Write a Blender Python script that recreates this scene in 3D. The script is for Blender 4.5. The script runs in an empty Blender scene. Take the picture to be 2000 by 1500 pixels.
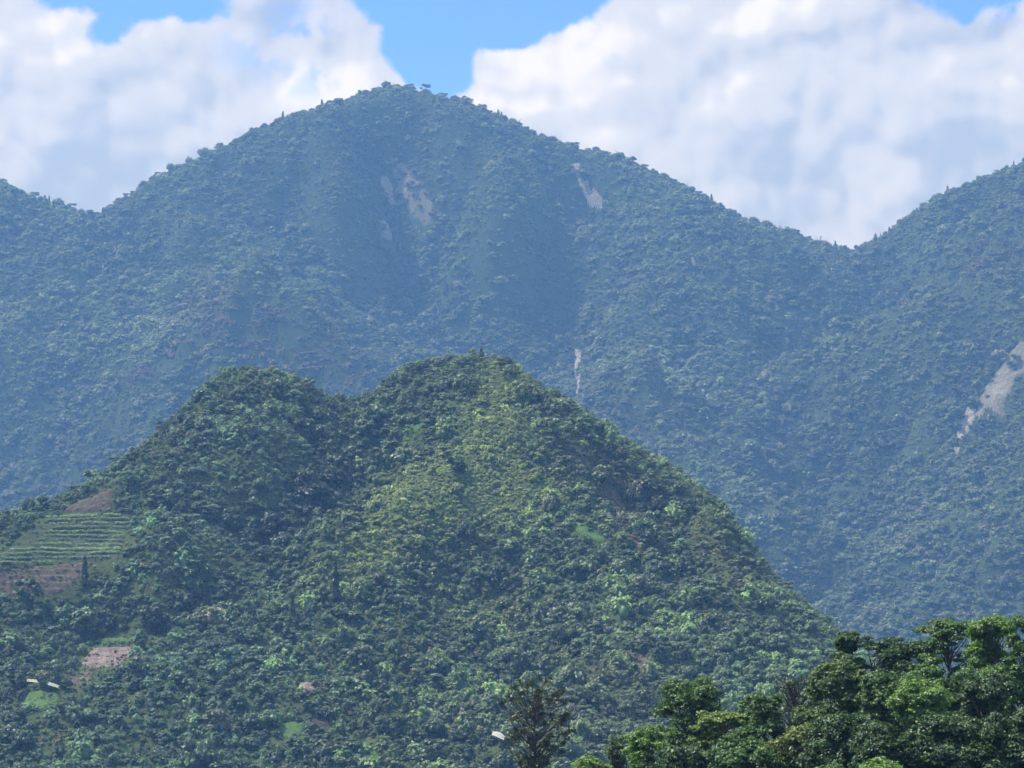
import bpy, math, random
import numpy as np
from mathutils import Vector, Matrix

# ------------------------------------------------------------------ scene, camera, sky, sun
S = bpy.context.scene
COL = S.collection
PITCH = math.radians(5.0)
HALF = math.radians(10.0)
cam_d = bpy.data.cameras.new("camera")
cam_d.sensor_width = 36.0
cam_d.lens = 18.0 / math.tan(HALF)
cam_d.clip_start = 1.0
cam_d.clip_end = 60000.0
cam = bpy.data.objects.new("camera", cam_d)
COL.objects.link(cam)
cam.location = (0, 0, 0)
cam.rotation_euler = (math.radians(90) + PITCH, 0, 0)
S.camera = cam

SUN_EL = math.radians(60)
SUN_AZ = math.radians(-80)          # compass angle from +Y, negative = towards the left
SUN_STRENGTH = 4.6
SKY_STRENGTH = 0.11
S.view_settings.view_transform = 'Standard'
S.view_settings.look = 'None'
S.view_settings.gamma = 1.0
S.view_settings.exposure = 0.72
S.cycles.max_bounces = 5
S.cycles.diffuse_bounces = 3
S.cycles.glossy_bounces = 1
S.cycles.transmission_bounces = 3
S.cycles.transparent_max_bounces = 4
S.cycles.volume_bounces = 1
S.cycles.caustics_reflective = False
S.cycles.caustics_refractive = False
S.cycles.use_denoising = True
try:
    S.cycles.denoiser = 'OPENIMAGEDENOISE'
    S.cycles.denoising_input_passes = 'RGB_ALBEDO_NORMAL'
    S.cycles.denoising_prefilter = 'ACCURATE'
except Exception:
    pass

sd = Vector((math.sin(SUN_AZ) * math.cos(SUN_EL), math.cos(SUN_AZ) * math.cos(SUN_EL), math.sin(SUN_EL)))
sun_d = bpy.data.lights.new("sun", 'SUN')
sun_d.energy = SUN_STRENGTH
sun_d.angle = math.radians(0.5)
sun_d.color = (1.0, 0.955, 0.88)
sun = bpy.data.objects.new("sun", sun_d)
COL.objects.link(sun)
sun.rotation_euler = sd.to_track_quat('Z', 'Y').to_euler()

T10 = math.tan(HALF)
CP, SP = math.cos(PITCH), math.sin(PITCH)


def ray(u, v):
    """direction (with y = 1) towards the photo's pixel (u, v) of 2000 x 1500"""
    a = (np.asarray(u, float) - 1000) / 1000 * T10
    b = (750 - np.asarray(v, float)) / 1000 * T10
    y = CP - b * SP
    z = SP + b * CP
    return a / y, z / y


def at(u, v, D):
    rx, rz = ray(u, v)
    return rx * D, D + 0 * rx, rz * D


def proj(x, y, z):
    f = y * CP + z * SP
    up = -y * SP + z * CP
    return 1000 + x / f / T10 * 1000, 750 - up / f / T10 * 1000


# ---- node helper
class NT:
    def __init__(s, tree):
        s.t = tree; s.n = tree.nodes; s.l = tree.links

    def new(s, kind, **kw):
        n = s.n.new(kind)
        for k, v in kw.items():
            if k.startswith('i_'):
                key = k[2:]
                n.inputs[int(key) if key.isdigit() else key.replace('_', ' ')].default_value = v
            else:
                setattr(n, k, v)
        return n

    def link(s, a, b):
        s.l.new(a, b)

    def val(s, sock, v):
        if isinstance(v, bpy.types.NodeSocket):
            s.l.new(v, sock)
        else:
            sock.default_value = v

    def math(s, op, a, b=None, c=None, clamp=False):
        n = s.n.new('ShaderNodeMath'); n.operation = op; n.use_clamp = clamp
        s.val(n.inputs[0], a)
        if b is not None: s.val(n.inputs[1], b)
        if c is not None: s.val(n.inputs[2], c)
        return n.outputs[0]

    def vmath(s, op, a, b=None):
        n = s.n.new('ShaderNodeVectorMath'); n.operation = op
        s.val(n.inputs[0], a)
        if b is not None: s.val(n.inputs[1], b)
        return n.outputs['Value'] if op in ('LENGTH', 'DOT_PRODUCT') else n.outputs[0]

    def mix(s, f, a, b, blend='MIX'):
        n = s.n.new('ShaderNodeMix'); n.data_type = 'RGBA'; n.blend_type = blend; n.clamp_factor = True
        s.val(n.inputs[0], f); s.val(n.inputs[6], a); s.val(n.inputs[7], b)
        return n.outputs[2]

    def ramp(s, x, lo, hi, a=0.0, b=1.0, kind='SMOOTHSTEP'):
        n = s.n.new('ShaderNodeMapRange'); n.interpolation_type = kind; n.clamp = True
        s.val(n.inputs[0], x); n.inputs[1].default_value = lo; n.inputs[2].default_value = hi
        n.inputs[3].default_value = a; n.inputs[4].default_value = b
        return n.outputs[0]

    def noise(s, vec, scale, detail=4, rough=0.5, dist=0.0, lac=2.0, dim='3D'):
        n = s.n.new('ShaderNodeTexNoise'); n.noise_dimensions = dim
        s.val(n.inputs['Vector'], vec)
        n.inputs['Scale'].default_value = scale; n.inputs['Detail'].default_value = detail
        n.inputs['Roughness'].default_value = rough; n.inputs['Distortion'].default_value = dist
        n.inputs['Lacunarity'].default_value = lac
        return n


# ---- world: clear sky with cumulus clouds, laid out by direction
W = bpy.data.worlds.new("World")
S.world = W
W.use_nodes = True
W.node_tree.nodes.clear()
w = NT(W.node_tree)
sky = w.new('ShaderNodeTexSky', sky_type='NISHITA', sun_disc=False)
sky.sun_elevation = SUN_EL
sky.sun_rotation = SUN_AZ
sky.altitude = 1500
sky.air_density = 1.0
sky.dust_density = 0.3
sky.ozone_density = 3.0
tc = w.new('ShaderNodeTexCoord')
sep = w.new('ShaderNodeSeparateXYZ'); w.link(tc.outputs['Generated'], sep.inputs[0])
X, Y, Z = sep.outputs
az = w.math('ARCTAN2', X, Y)                       # azimuth, radians, 0 straight ahead
el = w.math('ARCSINE', Z)
pc = w.new('ShaderNodeCombineXYZ')
w.link(w.math('MULTIPLY', az, 10.0), pc.inputs[0]); w.link(w.math('MULTIPLY', el, 10.0), pc.inputs[1])
P = pc.outputs[0]                                   # 1 unit = 0.1 rad ; frame is about 3.5 x 2.6 units


def sky_uv(u, v):
    rx, rz = ray(u, v)
    return math.atan2(rx, 1) * 10, math.asin(rz / math.sqrt(1 + rx * rx + rz * rz)) * 10


def cloud_field(Pv):
    """height of the billows: rounded heads of several sizes piled on each other"""
    wn = w.noise(w.vmath('ADD', Pv, (3.7, 1.3, 8.45)), 2.6, 2, 0.5)
    wv = w.vmath('SCALE', w.vmath('SUBTRACT', wn.outputs['Color'], (0.5, 0.5, 0.5)))
    wv.node.inputs['Scale'].default_value = 0.17
    Pw = w.vmath('ADD', Pv, wv)
    n1 = w.noise(Pw, 1.5, 2, 0.5)
    tot = w.math('MULTIPLY', n1.outputs['Fac'], 0.9)
    for sc_, amp in ((1.35, 0.62), (2.9, 0.36), (6.3, 0.20), (14.0, 0.085)):
        v1 = w.new('ShaderNodeTexVoronoi', feature='SMOOTH_F1' if sc_ < 12 else 'F1', voronoi_dimensions='2D'); w.link(Pw, v1.inputs['Vector'])
        v1.inputs['Scale'].default_value = sc_; v1.inputs['Detail'].default_value = 0.0
        if sc_ < 12: v1.inputs['Smoothness'].default_value = 0.18
        dome = w.math('SUBTRACT', 0.8, w.math('POWER', v1.outputs['Distance'], 1.6))
        tot = w.math('ADD', tot, w.math('MULTIPLY', dome, amp))
    return tot, Pw


f0, Pw = cloud_field(P)
edge_n = w.noise(Pw, 6.5, 5, 0.62, dim='2D')
edge = w.math('ADD', w.math('MULTIPLY', w.math('SUBTRACT', edge_n.outputs['Fac'], 0.5), 0.7), w.math('MULTIPLY', w.math('SUBTRACT', f0, 1.08), 1.2))
# clear gaps: (u, v, ru, rv, turn)
gaps = [(930, -50, 262, 140, 0), (835, 75, 95, 105, -10), (865, 155, 62, 55, 0), (240, -50, 200, 100, 0), (215, 45, 48, 80, -25), (1880, -38, 75, 38, 0),
        (940, 30, 150, 75, 0)]
hole = None
for (u, v, ru, rv, rot) in gaps:
    cx, cy = sky_uv(u, v)
    k = T10 * 10 / 1000
    m = w.new('ShaderNodeMapping', vector_type='TEXTURE')
    w.link(P, m.inputs[0])
    m.inputs['Location'].default_value = (cx, cy, 0)
    m.inputs['Rotation'].default_value = (0, 0, math.radians(rot))
    m.inputs['Scale'].default_value = (ru * k, rv * k, 1)
    d = w.math('SUBTRACT', 1.0, w.vmath('LENGTH', m.outputs[0]))
    d = w.math('MULTIPLY', d, min(ru, rv) / 75.0)
    hole = d if hole is None else w.math('MAXIMUM', hole, d)
# outside the framed part of the sky, gaps come from large noise
hn = w.noise(tc.outputs['Generated'], 2.2, 3, 0.5)
wide = w.math('MULTIPLY', w.math('SUBTRACT', hn.outputs['Fac'], 0.52), 8.0)
outside = w.math('MAXIMUM', w.ramp(w.math('ABSOLUTE', az), 0.19, 0.26), w.ramp(el, 0.225, 0.27))
wide = w.math('ADD', wide, w.math('MULTIPLY', w.math('SUBTRACT', outside, 1.0), 12.0))
hole = w.math('MAXIMUM', hole, wide)
cov = w.math('SUBTRACT', edge, hole)                  # > 0 inside cloud
mask = w.ramp(cov, -0.12, 0.15)
# thin torn places inside the left cloud
tn = w.noise(Pw, 3.1, 4, 0.6, dim='2D')
tcx, tcy = sky_uv(610, 95)
tm = w.new('ShaderNodeMapping', vector_type='TEXTURE'); w.link(P, tm.inputs[0])
tm.inputs['Location'].default_value = (tcx, tcy, 0); tm.inputs['Scale'].default_value = (0.32, 0.17, 1)
tz = w.ramp(w.vmath('LENGTH', tm.outputs[0]), 0.3, 1.3, 1, 0)
thin = w.math('MULTIPLY', tz, w.ramp(tn.outputs['Fac'], 0.46, 0.62))
mask = w.math('MULTIPLY', mask, w.math('SUBTRACT', 1.0, w.math('MULTIPLY', thin, 0.75)))
# relief of the billows: field here against field a little towards the light
off = w.vmath('ADD', P, (-0.035, 0.055, 0.0))
f1, _ = cloud_field(off)
rel = w.math('SUBTRACT', f0, f1)
big = w.noise(Pw, 0.85, 2, 0.5)
fine = w.noise(Pw, 5.0, 4, 0.58)
shade = w.math('ADD', w.math('MULTIPLY', rel, 3.3), w.math('MULTIPLY', w.math('SUBTRACT', big.outputs['Fac'], 0.5), 1.5))
shade = w.math('ADD', shade, w.math('MULTIPLY', w.math('SUBTRACT', fine.outputs['Fac'], 0.5), 0.6))
# the bright heads and dark bases seen in the photograph (u, v, ru, rv, amount)
for (u, v, ru, rv, amt) in [(640, 170, 130, 60, 0.75), (140, 70, 170, 90, 0.35), (60, 340, 240, 80, -0.38), (230, 300, 150, 90, -0.2),
                            (1480, 340, 160, 110, -0.42), (1900, 290, 160, 80, -0.35), (1100, 150, 180, 120, 0.35), (1500, 30, 380, 50, 0.45),
                            (1720, 200, 120, 110, 0.25), (1740, 360, 80, 40, 0.35), (420, 130, 120, 80, -0.15), (600, 60, 110, 60, -0.25), (1950, 110, 90, 60, -0.3)]:
    cx, cy = sky_uv(u, v); k = T10 * 10 / 1000
    m = w.new('ShaderNodeMapping', vector_type='TEXTURE'); w.link(Pw, m.inputs[0])
    m.inputs['Location'].default_value = (cx, cy, 0); m.inputs['Scale'].default_value = (ru * k, rv * k, 1)
    b = w.ramp(w.vmath('LENGTH', m.outputs[0]), 0.25, 1.25, 1, 0)
    shade = w.math('ADD', shade, w.math('MULTIPLY', b, amt))
s01 = w.ramp(shade, -0.9, 0.8, 0, 1, 'LINEAR')
CLOUD_GAIN = 1.0
c_dark = (0.36, 0.43, 0.60, 1); c_light = (0.60, 0.63, 0.74, 1); c_head = (0.82, 0.82, 0.86, 1)
cc = w.mix(w.ramp(s01, 0.0, 0.62), c_dark, c_light)
cc = w.mix(w.ramp(s01, 0.62, 1.0), cc, c_head)
clear = w.mix(1.0, sky.outputs[0], (0.50, 0.74, 1.30, 1), 'MULTIPLY')
bgA = w.new('ShaderNodeBackground'); w.link(clear, bgA.inputs[0]); bgA.inputs[1].default_value = SKY_STRENGTH
bgB = w.new('ShaderNodeBackground'); w.link(cc, bgB.inputs[0]); bgB.inputs[1].default_value = CLOUD_GAIN * 0.715
mx = w.new('ShaderNodeMixShader'); w.link(mask, mx.inputs[0]); w.link(bgA.outputs[0], mx.inputs[1]); w.link(bgB.outputs[0], mx.inputs[2])
wo = w.new('ShaderNodeOutputWorld'); w.link(mx.outputs[0], wo.inputs[0])
W.cycles.sampling_method = 'MANUAL'
W.cycles.sample_map_resolution = 1024

# ------------------------------------------------------------------ numeric noise
def _hash(ix, iy, seed):
    h = (ix.astype(np.int64) * 374761393 + iy.astype(np.int64) * 668265263 + seed * 1442695041) & 0xFFFFFFFF
    h = ((h ^ (h >> 13)) * 1274126177) & 0xFFFFFFFF
    h = ((h ^ (h >> 16)) * 2246822519) & 0xFFFFFFFF
    return ((h ^ (h >> 15)) & 0xFFFFFF) / float(0xFFFFFF)


def vn(x, y, seed=0):
    x = np.asarray(x, float); y = np.asarray(y, float)
    ix = np.floor(x); iy = np.floor(y); fx = x - ix; fy = y - iy
    fx = fx * fx * fx * (fx * (fx * 6 - 15) + 10); fy = fy * fy * fy * (fy * (fy * 6 - 15) + 10)
    ix = ix.astype(np.int64); iy = iy.astype(np.int64)
    a = _hash(ix, iy, seed); b = _hash(ix + 1, iy, seed); c = _hash(ix, iy + 1, seed); d = _hash(ix + 1, iy + 1, seed)
    return (a + (b - a) * fx) * (1 - fy) + (c + (d - c) * fx) * fy      # 0..1


def fbm(x, y, seed=0, oct=4, gain=0.5):
    t = 0; a = 1; n = 0
    for i in range(oct):
        t = t + a * (vn(x, y, seed + i * 17) * 2 - 1); n += a; a *= gain; x = x * 2.03 + 11.3; y = y * 2.03 - 7.7
    return t / n


def ridged(x, y, seed=0, oct=3):
    t = 0; a = 1; n = 0
    for i in range(oct):
        t = t + a * (1 - 2 * np.abs(vn(x, y, seed + i * 13) * 2 - 1)); n += a; a *= 0.5; x = x * 2.1 + 3.3; y = y * 2.1 + 9.1
    return t / n


class TPS:
    def __init__(s, pts, sc, reg=1e-5):
        p = np.array(pts, float); s.sc = sc
        s.xy = p[:, :2] / sc; z = p[:, 2]
        n = len(z)
        K = s.k(s.xy[:, None, :], s.xy[None, :, :]) + np.eye(n) * reg
        A = np.zeros((n + 3, n + 3)); A[:n, :n] = K; A[:n, n] = 1; A[:n, n + 1:] = s.xy
        A[n, :n] = 1; A[n + 1:, :n] = s.xy.T
        s.c = np.linalg.solve(A, np.concatenate([z, [0, 0, 0]]))

    @staticmethod
    def k(a, b):
        r2 = ((a - b) ** 2).sum(-1)
        return 0.5 * r2 * np.log(np.maximum(r2, 1e-12))

    def __call__(s, x, y):
        sh = np.shape(x); q = np.stack([np.ravel(x), np.ravel(y)], -1) / s.sc
        out = np.empty(len(q)); n = len(s.xy)
        for i in range(0, len(q), 20000):
            qq = q[i:i + 20000]
            out[i:i + 20000] = s.k(qq[:, None, :], s.xy[None]) @ s.c[:n] + s.c[n] + qq @ s.c[n + 1:]
        return out.reshape(sh)


class Grid:
    """height grid with bilinear lookup"""
    def __init__(s, x0, x1, y0, y1, st, fn):
        s.x = np.arange(x0, x1 + st, st); s.y = np.arange(y0, y1 + st, st); s.st = st
        s.X, s.Y = np.meshgrid(s.x, s.y)
        s.Z = fn(s.X, s.Y)

    def __call__(s, x, y):
        fx = np.clip((np.asarray(x, float) - s.x[0]) / s.st, 0, len(s.x) - 1.001)
        fy = np.clip((np.asarray(y, float) - s.y[0]) / s.st, 0, len(s.y) - 1.001)
        i = fx.astype(int); j = fy.astype(int); a = fx - i; b = fy - j; Zz = s.Z
        return (Zz[j, i] * (1 - a) + Zz[j, i + 1] * a) * (1 - b) + (Zz[j + 1, i] * (1 - a) + Zz[j + 1, i + 1] * a) * b

    def mesh(s, name, mat):
        ny, nx = s.X.shape
        v = np.stack([s.X, s.Y, s.Z], -1).reshape(-1, 3)
        idx = np.arange(ny * nx).reshape(ny, nx)
        f = np.stack([idx[:-1, :-1], idx[:-1, 1:], idx[1:, 1:], idx[1:, :-1]], -1).reshape(-1, 4)
        return mesh_obj(name, v, f, mat, smooth=True)


def mesh_obj(name, v, f, mat, smooth=False, attr=None, parent=None, link=True, mats=None, midx=None):
    me = bpy.data.meshes.new(name)
    v = np.ascontiguousarray(v, np.float32)
    nv = len(v)
    me.vertices.add(nv); me.vertices.foreach_set('co', v.ravel())
    if isinstance(f, list):
        tot = np.array([len(q) for q in f], np.int32)
        flat = np.concatenate([np.asarray(q, np.int32) for q in f]) if f else np.zeros(0, np.int32)
    else:
        f = np.asarray(f, np.int32); tot = np.full(len(f), f.shape[1], np.int32); flat = f.ravel()
    st = np.concatenate([[0], np.cumsum(tot)[:-1]]).astype(np.int32)
    me.loops.add(len(flat)); me.loops.foreach_set('vertex_index', np.ascontiguousarray(flat, np.int32))
    me.polygons.add(len(tot)); me.polygons.foreach_set('loop_start', st)
    try: me.polygons.foreach_set('loop_total', tot)
    except Exception: pass
    for m in (mats or [mat]): me.materials.append(m)
    if midx is not None: me.polygons.foreach_set('material_index', np.asarray(midx, np.int32))
    if smooth: me.polygons.foreach_set('use_smooth', np.ones(len(tot), bool))
    if attr is not None:
        a = me.attributes.new('leaf', 'FLOAT', 'FACE'); a.data.foreach_set('value', np.asarray(attr, np.float32))
    me.update(calc_edges=True); me.validate(clean_customdata=False)
    o = bpy.data.objects.new(name, me)
    if link: COL.objects.link(o)
    if parent is not None: o.parent = parent
    return o


def tag(o, label=None, cat=None, group=None, kind=None):
    if label: o['label'] = label
    if cat: o['category'] = cat
    if group: o['group'] = group
    if kind: o['kind'] = kind
    return o


# ------------------------------------------------------------------ materials
def new_mat(name):
    m = bpy.data.materials.new(name); m.use_nodes = True; m.node_tree.nodes.clear()
    n = NT(m.node_tree); o = n.new('ShaderNodeOutputMaterial')
    return m, n, o


def leaf_material():
    m, n, o = new_mat('foliage')
    a = n.new('ShaderNodeAttribute', attribute_type='INSTANCER', attribute_name='tint')
    g = n.new('ShaderNodeAttribute', attribute_type='GEOMETRY', attribute_name='leaf')
    var = n.math('ADD', 0.55, n.math('MULTIPLY', g.outputs['Fac'], 0.95))
    vv = n.new('ShaderNodeCombineXYZ')
    for i in range(3): n.link(var, vv.inputs[i])
    base = n.mix(1.0, a.outputs['Color'], vv.outputs[0], 'MULTIPLY')
    # a share of leaves that are yellower
    yel = n.ramp(g.outputs['Fac'], 0.82, 1.0, 0, 0.5)
    base = n.mix(yel, base, n.mix(1.0, base, (1.7, 1.35, 0.9, 1), 'MULTIPLY'))
    d = n.new('ShaderNodeBsdfDiffuse'); n.link(base, d.inputs[0])
    t = n.new('ShaderNodeBsdfTranslucent'); n.link(n.mix(1.0, base, (1.25, 1.35, 0.6, 1), 'MULTIPLY'), t.inputs[0])
    mx = n.new('ShaderNodeMixShader'); mx.inputs[0].default_value = 0.28
    n.link(d.outputs[0], mx.inputs[1]); n.link(t.outputs[0], mx.inputs[2])
    gl = n.new('ShaderNodeBsdfGlossy'); gl.inputs['Roughness'].default_value = 0.5; gl.inputs[0].default_value = (0.9, 0.95, 1, 1)
    m2 = n.new('ShaderNodeMixShader'); m2.inputs[0].default_value = 0.035
    n.link(mx.outputs[0], m2.inputs[1]); n.link(gl.outputs[0], m2.inputs[2])
    n.link(m2.outputs[0], o.inputs[0])
    return m


def ramp_noise_material(name, cols, scales, rough=0.9, bump=0.0):
    """rough natural surface of several colours broken up by noise; cols = 4 colours, scales in 1/m"""
    m, n, o = new_mat(name)
    tcn = n.new('ShaderNodeTexCoord')
    p = tcn.outputs['Object']
    a = n.noise(p, scales[0], 6, 0.6).outputs['Fac']
    b = n.noise(p, scales[1], 5, 0.65).outputs['Fac']
    c = n.noise(p, scales[2], 3, 0.6).outputs['Fac']
    k = n.mix(n.ramp(a, 0.38, 0.62), cols[0], cols[1])
    k = n.mix(n.ramp(b, 0.45, 0.68), k, cols[2])
    k = n.mix(n.ramp(c, 0.52, 0.66), k, cols[3])
    d = n.new('ShaderNodeBsdfDiffuse'); n.link(k, d.inputs[0]); d.inputs[1].default_value = rough
    if bump:
        bp = n.new('ShaderNodeBump'); bp.inputs['Strength'].default_value = 0.9; bp.inputs['Distance'].default_value = bump
        n.link(n.math('ADD', b, c), bp.inputs['Height']); n.link(bp.outputs[0], d.inputs['Normal'])
    n.link(d.outputs[0], o.inputs[0])
    return m


def c4(r, g, b): return (r, g, b, 1)


M_LEAF = leaf_material()
M_BARK = ramp_noise_material('bark', [c4(.09, .075, .06), c4(.14, .12, .10), c4(.06, .05, .04), c4(.2, .18, .15)], (2, 6, 20), bump=.05)
M_FOREST_FLOOR = ramp_noise_material('forest_floor', [c4(.05, .08, .034), c4(.07, .10, .042), c4(.09, .10, .055), c4(.035, .06, .025)], (.02, .12, .5), bump=.5)
M_HILL_FLOOR = ramp_noise_material('hill_floor', [c4(.08, .12, .045), c4(.11, .145, .055), c4(.12, .11, .07), c4(.05, .085, .035)], (.03, .2, .8), bump=.4)
M_GROUND = ramp_noise_material('meadow_ground', [c4(.05, .08, .03), c4(.06, .09, .035), c4(.10, .085, .06), c4(.05, .10, .03)], (.01, .08, .6), bump=.1)
M_SOIL = ramp_noise_material('red_brown_soil', [c4(.12, .10, .07), c4(.15, .125, .095), c4(.24, .205, .165), c4(.06, .05, .035)], (.06, .35, 1.2), bump=.5)
M_SOIL_PALE = ramp_noise_material('pale_tilled_soil', [c4(.24, .185, .16), c4(.31, .25, .22), c4(.42, .36, .34), c4(.10, .075, .06)], (.08, .4, 1.3), bump=.6)
M_SCAR = ramp_noise_material('landslide_earth', [c4(.19, .175, .125), c4(.25, .23, .18), c4(.12, .14, .08), c4(.34, .32, .27)], (.015, .06, .25), bump=1.5)
M_SCAR_PALE = ramp_noise_material('landslide_rock', [c4(.32, .29, .25), c4(.42, .38, .33), c4(.20, .19, .14), c4(.55, .51, .47)], (.02, .08, .25), bump=1.5)
M_CROP = ramp_noise_material('terrace_bank_grass', [c4(.075, .11, .06), c4(.10, .135, .07), c4(.15, .13, .09), c4(.07, .14, .06)], (.05, .3, 1.0), bump=.4)
M_GRASS = ramp_noise_material('bright_grass', [c4(.10, .20, .06), c4(.14, .24, .08), c4(.09, .14, .05), c4(.17, .24, .09)], (.06, .4, 1.5), bump=.5)
M_SHEET = ramp_noise_material('pale_plastic_sheet', [c4(.45, .52, .38), c4(.55, .60, .46), c4(.38, .46, .33), c4(.30, .38, .25)], (.1, .6, 2), bump=.05)
M_WHITE = ramp_noise_material('white_cloth', [c4(.62, .62, .54), c4(.6, .6, .54), c4(.55, .55, .48), c4(.45, .45, .38)], (.2, 1, 3), bump=.03)

# ------------------------------------------------------------------ terrain
# far mountain: control points (u, v, distance); ground lies a tree's height below the photographed skyline
MS = 1.2
sky_pts = [(-300, 300, 5000), (-140, 315, 4950), (0, 352, 4900), (90, 386, 4850), (140, 408, 4830), (185, 420, 4800), (235, 388, 4740), (300, 342, 4700), (400, 297, 4680), (500, 247, 4700),
           (600, 212, 4740), (700, 180, 4790), (765, 160, 4800), (830, 174, 4790), (900, 188, 4770), (950, 212, 4760), (1000, 233, 4750), (1100, 280, 4750), (1200, 300, 4740),
           (1280, 332, 4720), (1345, 366, 4700), (1400, 398, 4710), (1450, 421, 4740), (1550, 450, 4800), (1610, 470, 4830), (1665, 490, 4850), (1720, 458, 4760),
           (1780, 412, 4680), (1850, 372, 4610), (1920, 340, 4560), (2000, 308, 4500), (2150, 262, 4430), (2350, 215, 4350)]
sky_pts = [(a, b, D * MS) for a, b, D in sky_pts]
D0 = lambda v: (4800 - (v - 160) * 1.08) * MS
inner = [(0, 560, 0), (100, 480, 30), (180, 470, 60), (240, 520, 20), (0, 430, -20), (350, 400, -60), (300, 450, -90), (350, 540, -150), (480, 612, -300), (575, 672, -310), (690, 758, -260), (400, 660, -240), (520, 560, -40), (620, 640, -60),
         (560, 500, 30), (660, 600, 40), (760, 500, 90), (800, 330, 20), (790, 420, 70), (870, 655, 130), (900, 720, 70), (720, 700, 70), (740, 250, -50), (690, 360, -60), (640, 450, -50),
         (860, 300, -40), (930, 420, -90), (1010, 530, -70), (1000, 380, -60), (1150, 470, 90), (1100, 380, 40), (1160, 380, 20), (1280, 430, -90), (1370, 560, -130), (1240, 600, -70), (1290, 700, -270),
         (1265, 760, -280), (1180, 830, -90), (1400, 800, -180), (1350, 880, -240), (1450, 990, -280), (1560, 1080, -230), (1130, 740, 60), (1060, 640, 40), (1000, 600, -20), (950, 560, -60),
         (1150, 620, 40), (1450, 600, -100), (1540, 520, -40), (1640, 660, -150), (1720, 770, -210), (1800, 880, -180), (1550, 720, -60), (1560, 880, -80), (1665, 560, 120), (1720, 650, 70),
         (1790, 740, -20), (1900, 480, -130), (2000, 430, -180), (1900, 620, -150), (2000, 600, -260), (1960, 760, -320), (1880, 850, -260), (2000, 900, -360), (1700, 1000, -110), (1800, 1120, -200),
         (1640, 1180, -90), (2000, 1150, -380), (150, 650, -60), (50, 760, -80), (250, 760, -180), (120, 900, -90), (0, 1000, -60), (300, 900, -160), (500, 900, -160), (700, 900, -40),
         (900, 850, 0), (1000, 1000, -20), (500, 1150, -150), (0, 1200, -100), (1000, 1250, -80), (1500, 1300, -200), (2000, 1300, -400), (-300, 600, -60), (-300, 1000, -100), (2300, 600, -350),
         (2300, 1000, -500), (-200, 1250, -100), (2300, 1300, -560)]
cp = []
for (u, v, D) in sky_pts:
    x, y, z = at(u, v + 9, D); cp.append((x, y, z))
    x2 = x * 1.03
    cp.append((x2, y + 310, z - 150)); cp.append((x2, y + 950, z - 560))
for (u, v, o) in inner:
    x, y, z = at(u, v, D0(v) + o * 1.25 * MS); cp.append((float(x), float(y), float(z)))
cp = [tuple(map(float, c)) for c in cp]
_tm = TPS(cp, 1200.0, 2e-5)
m_ctrl = np.array([c[:2] for c in cp])
sky_xy = np.array([tuple(map(float, at(u, v, D)))[:2] for (u, v, D) in sky_pts])


def crest_curve(pts, drop):
    q = np.array([tuple(map(float, at(u, v + drop, D))) for (u, v, D) in pts])
    s_ = q[:, 0] / q[:, 1]; return s_, q[:, 1], q[:, 2] / q[:, 1]


def crest_limit(x, y, z, C, margin):
    s_, yc, e = C
    k = x / y; Yc = np.interp(k, s_, yc); E = np.interp(k, s_, e)
    front = E * y - margin * np.clip((Yc - y) / 250.0, 0, 1)
    back = E * Yc - 0.45 * (y - Yc)
    return np.minimum(z, np.where(y < Yc, front, back))


ME = crest_curve(sky_pts, 9)


def mount_fn(x, y):
    z = _tm(x, y)
    # distance to the crest line, so that the skyline keeps its height
    yc = np.interp(x, sky_xy[:, 0], sky_xy[:, 1])
    far = np.clip(np.abs(y - yc) / 200.0, 0.05, 1)
    q = x * 0.9 + 40 * fbm(x / 260, y / 260, 3, 2)
    n = ridged(q / 290, y / 660, 5, 2) * 66 + ridged((q + .25 * y) / 140, y / 420, 6, 3) * 44 + ridged((x - .35 * y) / 85, y / 260, 8, 2) * 22 + fbm(x / 100, y / 100, 9, 3) * 16
    return np.maximum(crest_limit(x, y, z + n * far, ME, 20.0), -150)


GM = Grid(-1900, 1900, 2900, 7000, 11, mount_fn)

hs = [(-260, 1010, 1800), (-120, 1015, 1790), (0, 1010, 1780), (90, 990, 1770), (170, 950, 1770), (220, 915, 1780), (260, 885, 1790), (330, 828, 1810), (375, 780, 1830), (410, 735, 1845), (450, 715, 1850),
      (520, 716, 1850), (580, 735, 1855), (640, 776, 1865), (690, 782, 1868), (730, 770, 1865), (765, 738, 1860), (800, 708, 1855), (870, 698, 1850), (940, 686, 1850), (990, 698, 1848),
      (1050, 742, 1845), (1100, 778, 1840), (1150, 812, 1835), (1230, 866, 1820), (1300, 902, 1810), (1350, 938, 1800), (1385, 962, 1785), (1432, 1010, 1765), (1476, 1082, 1735), (1512, 1135, 1715),
      (1560, 1172, 1690), (1640, 1245, 1660), (1740, 1330, 1620), (1900, 1430, 1580), (2200, 1560, 1520)]
H0 = lambda v: 1850 - (v - 690) * 0.57
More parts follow.
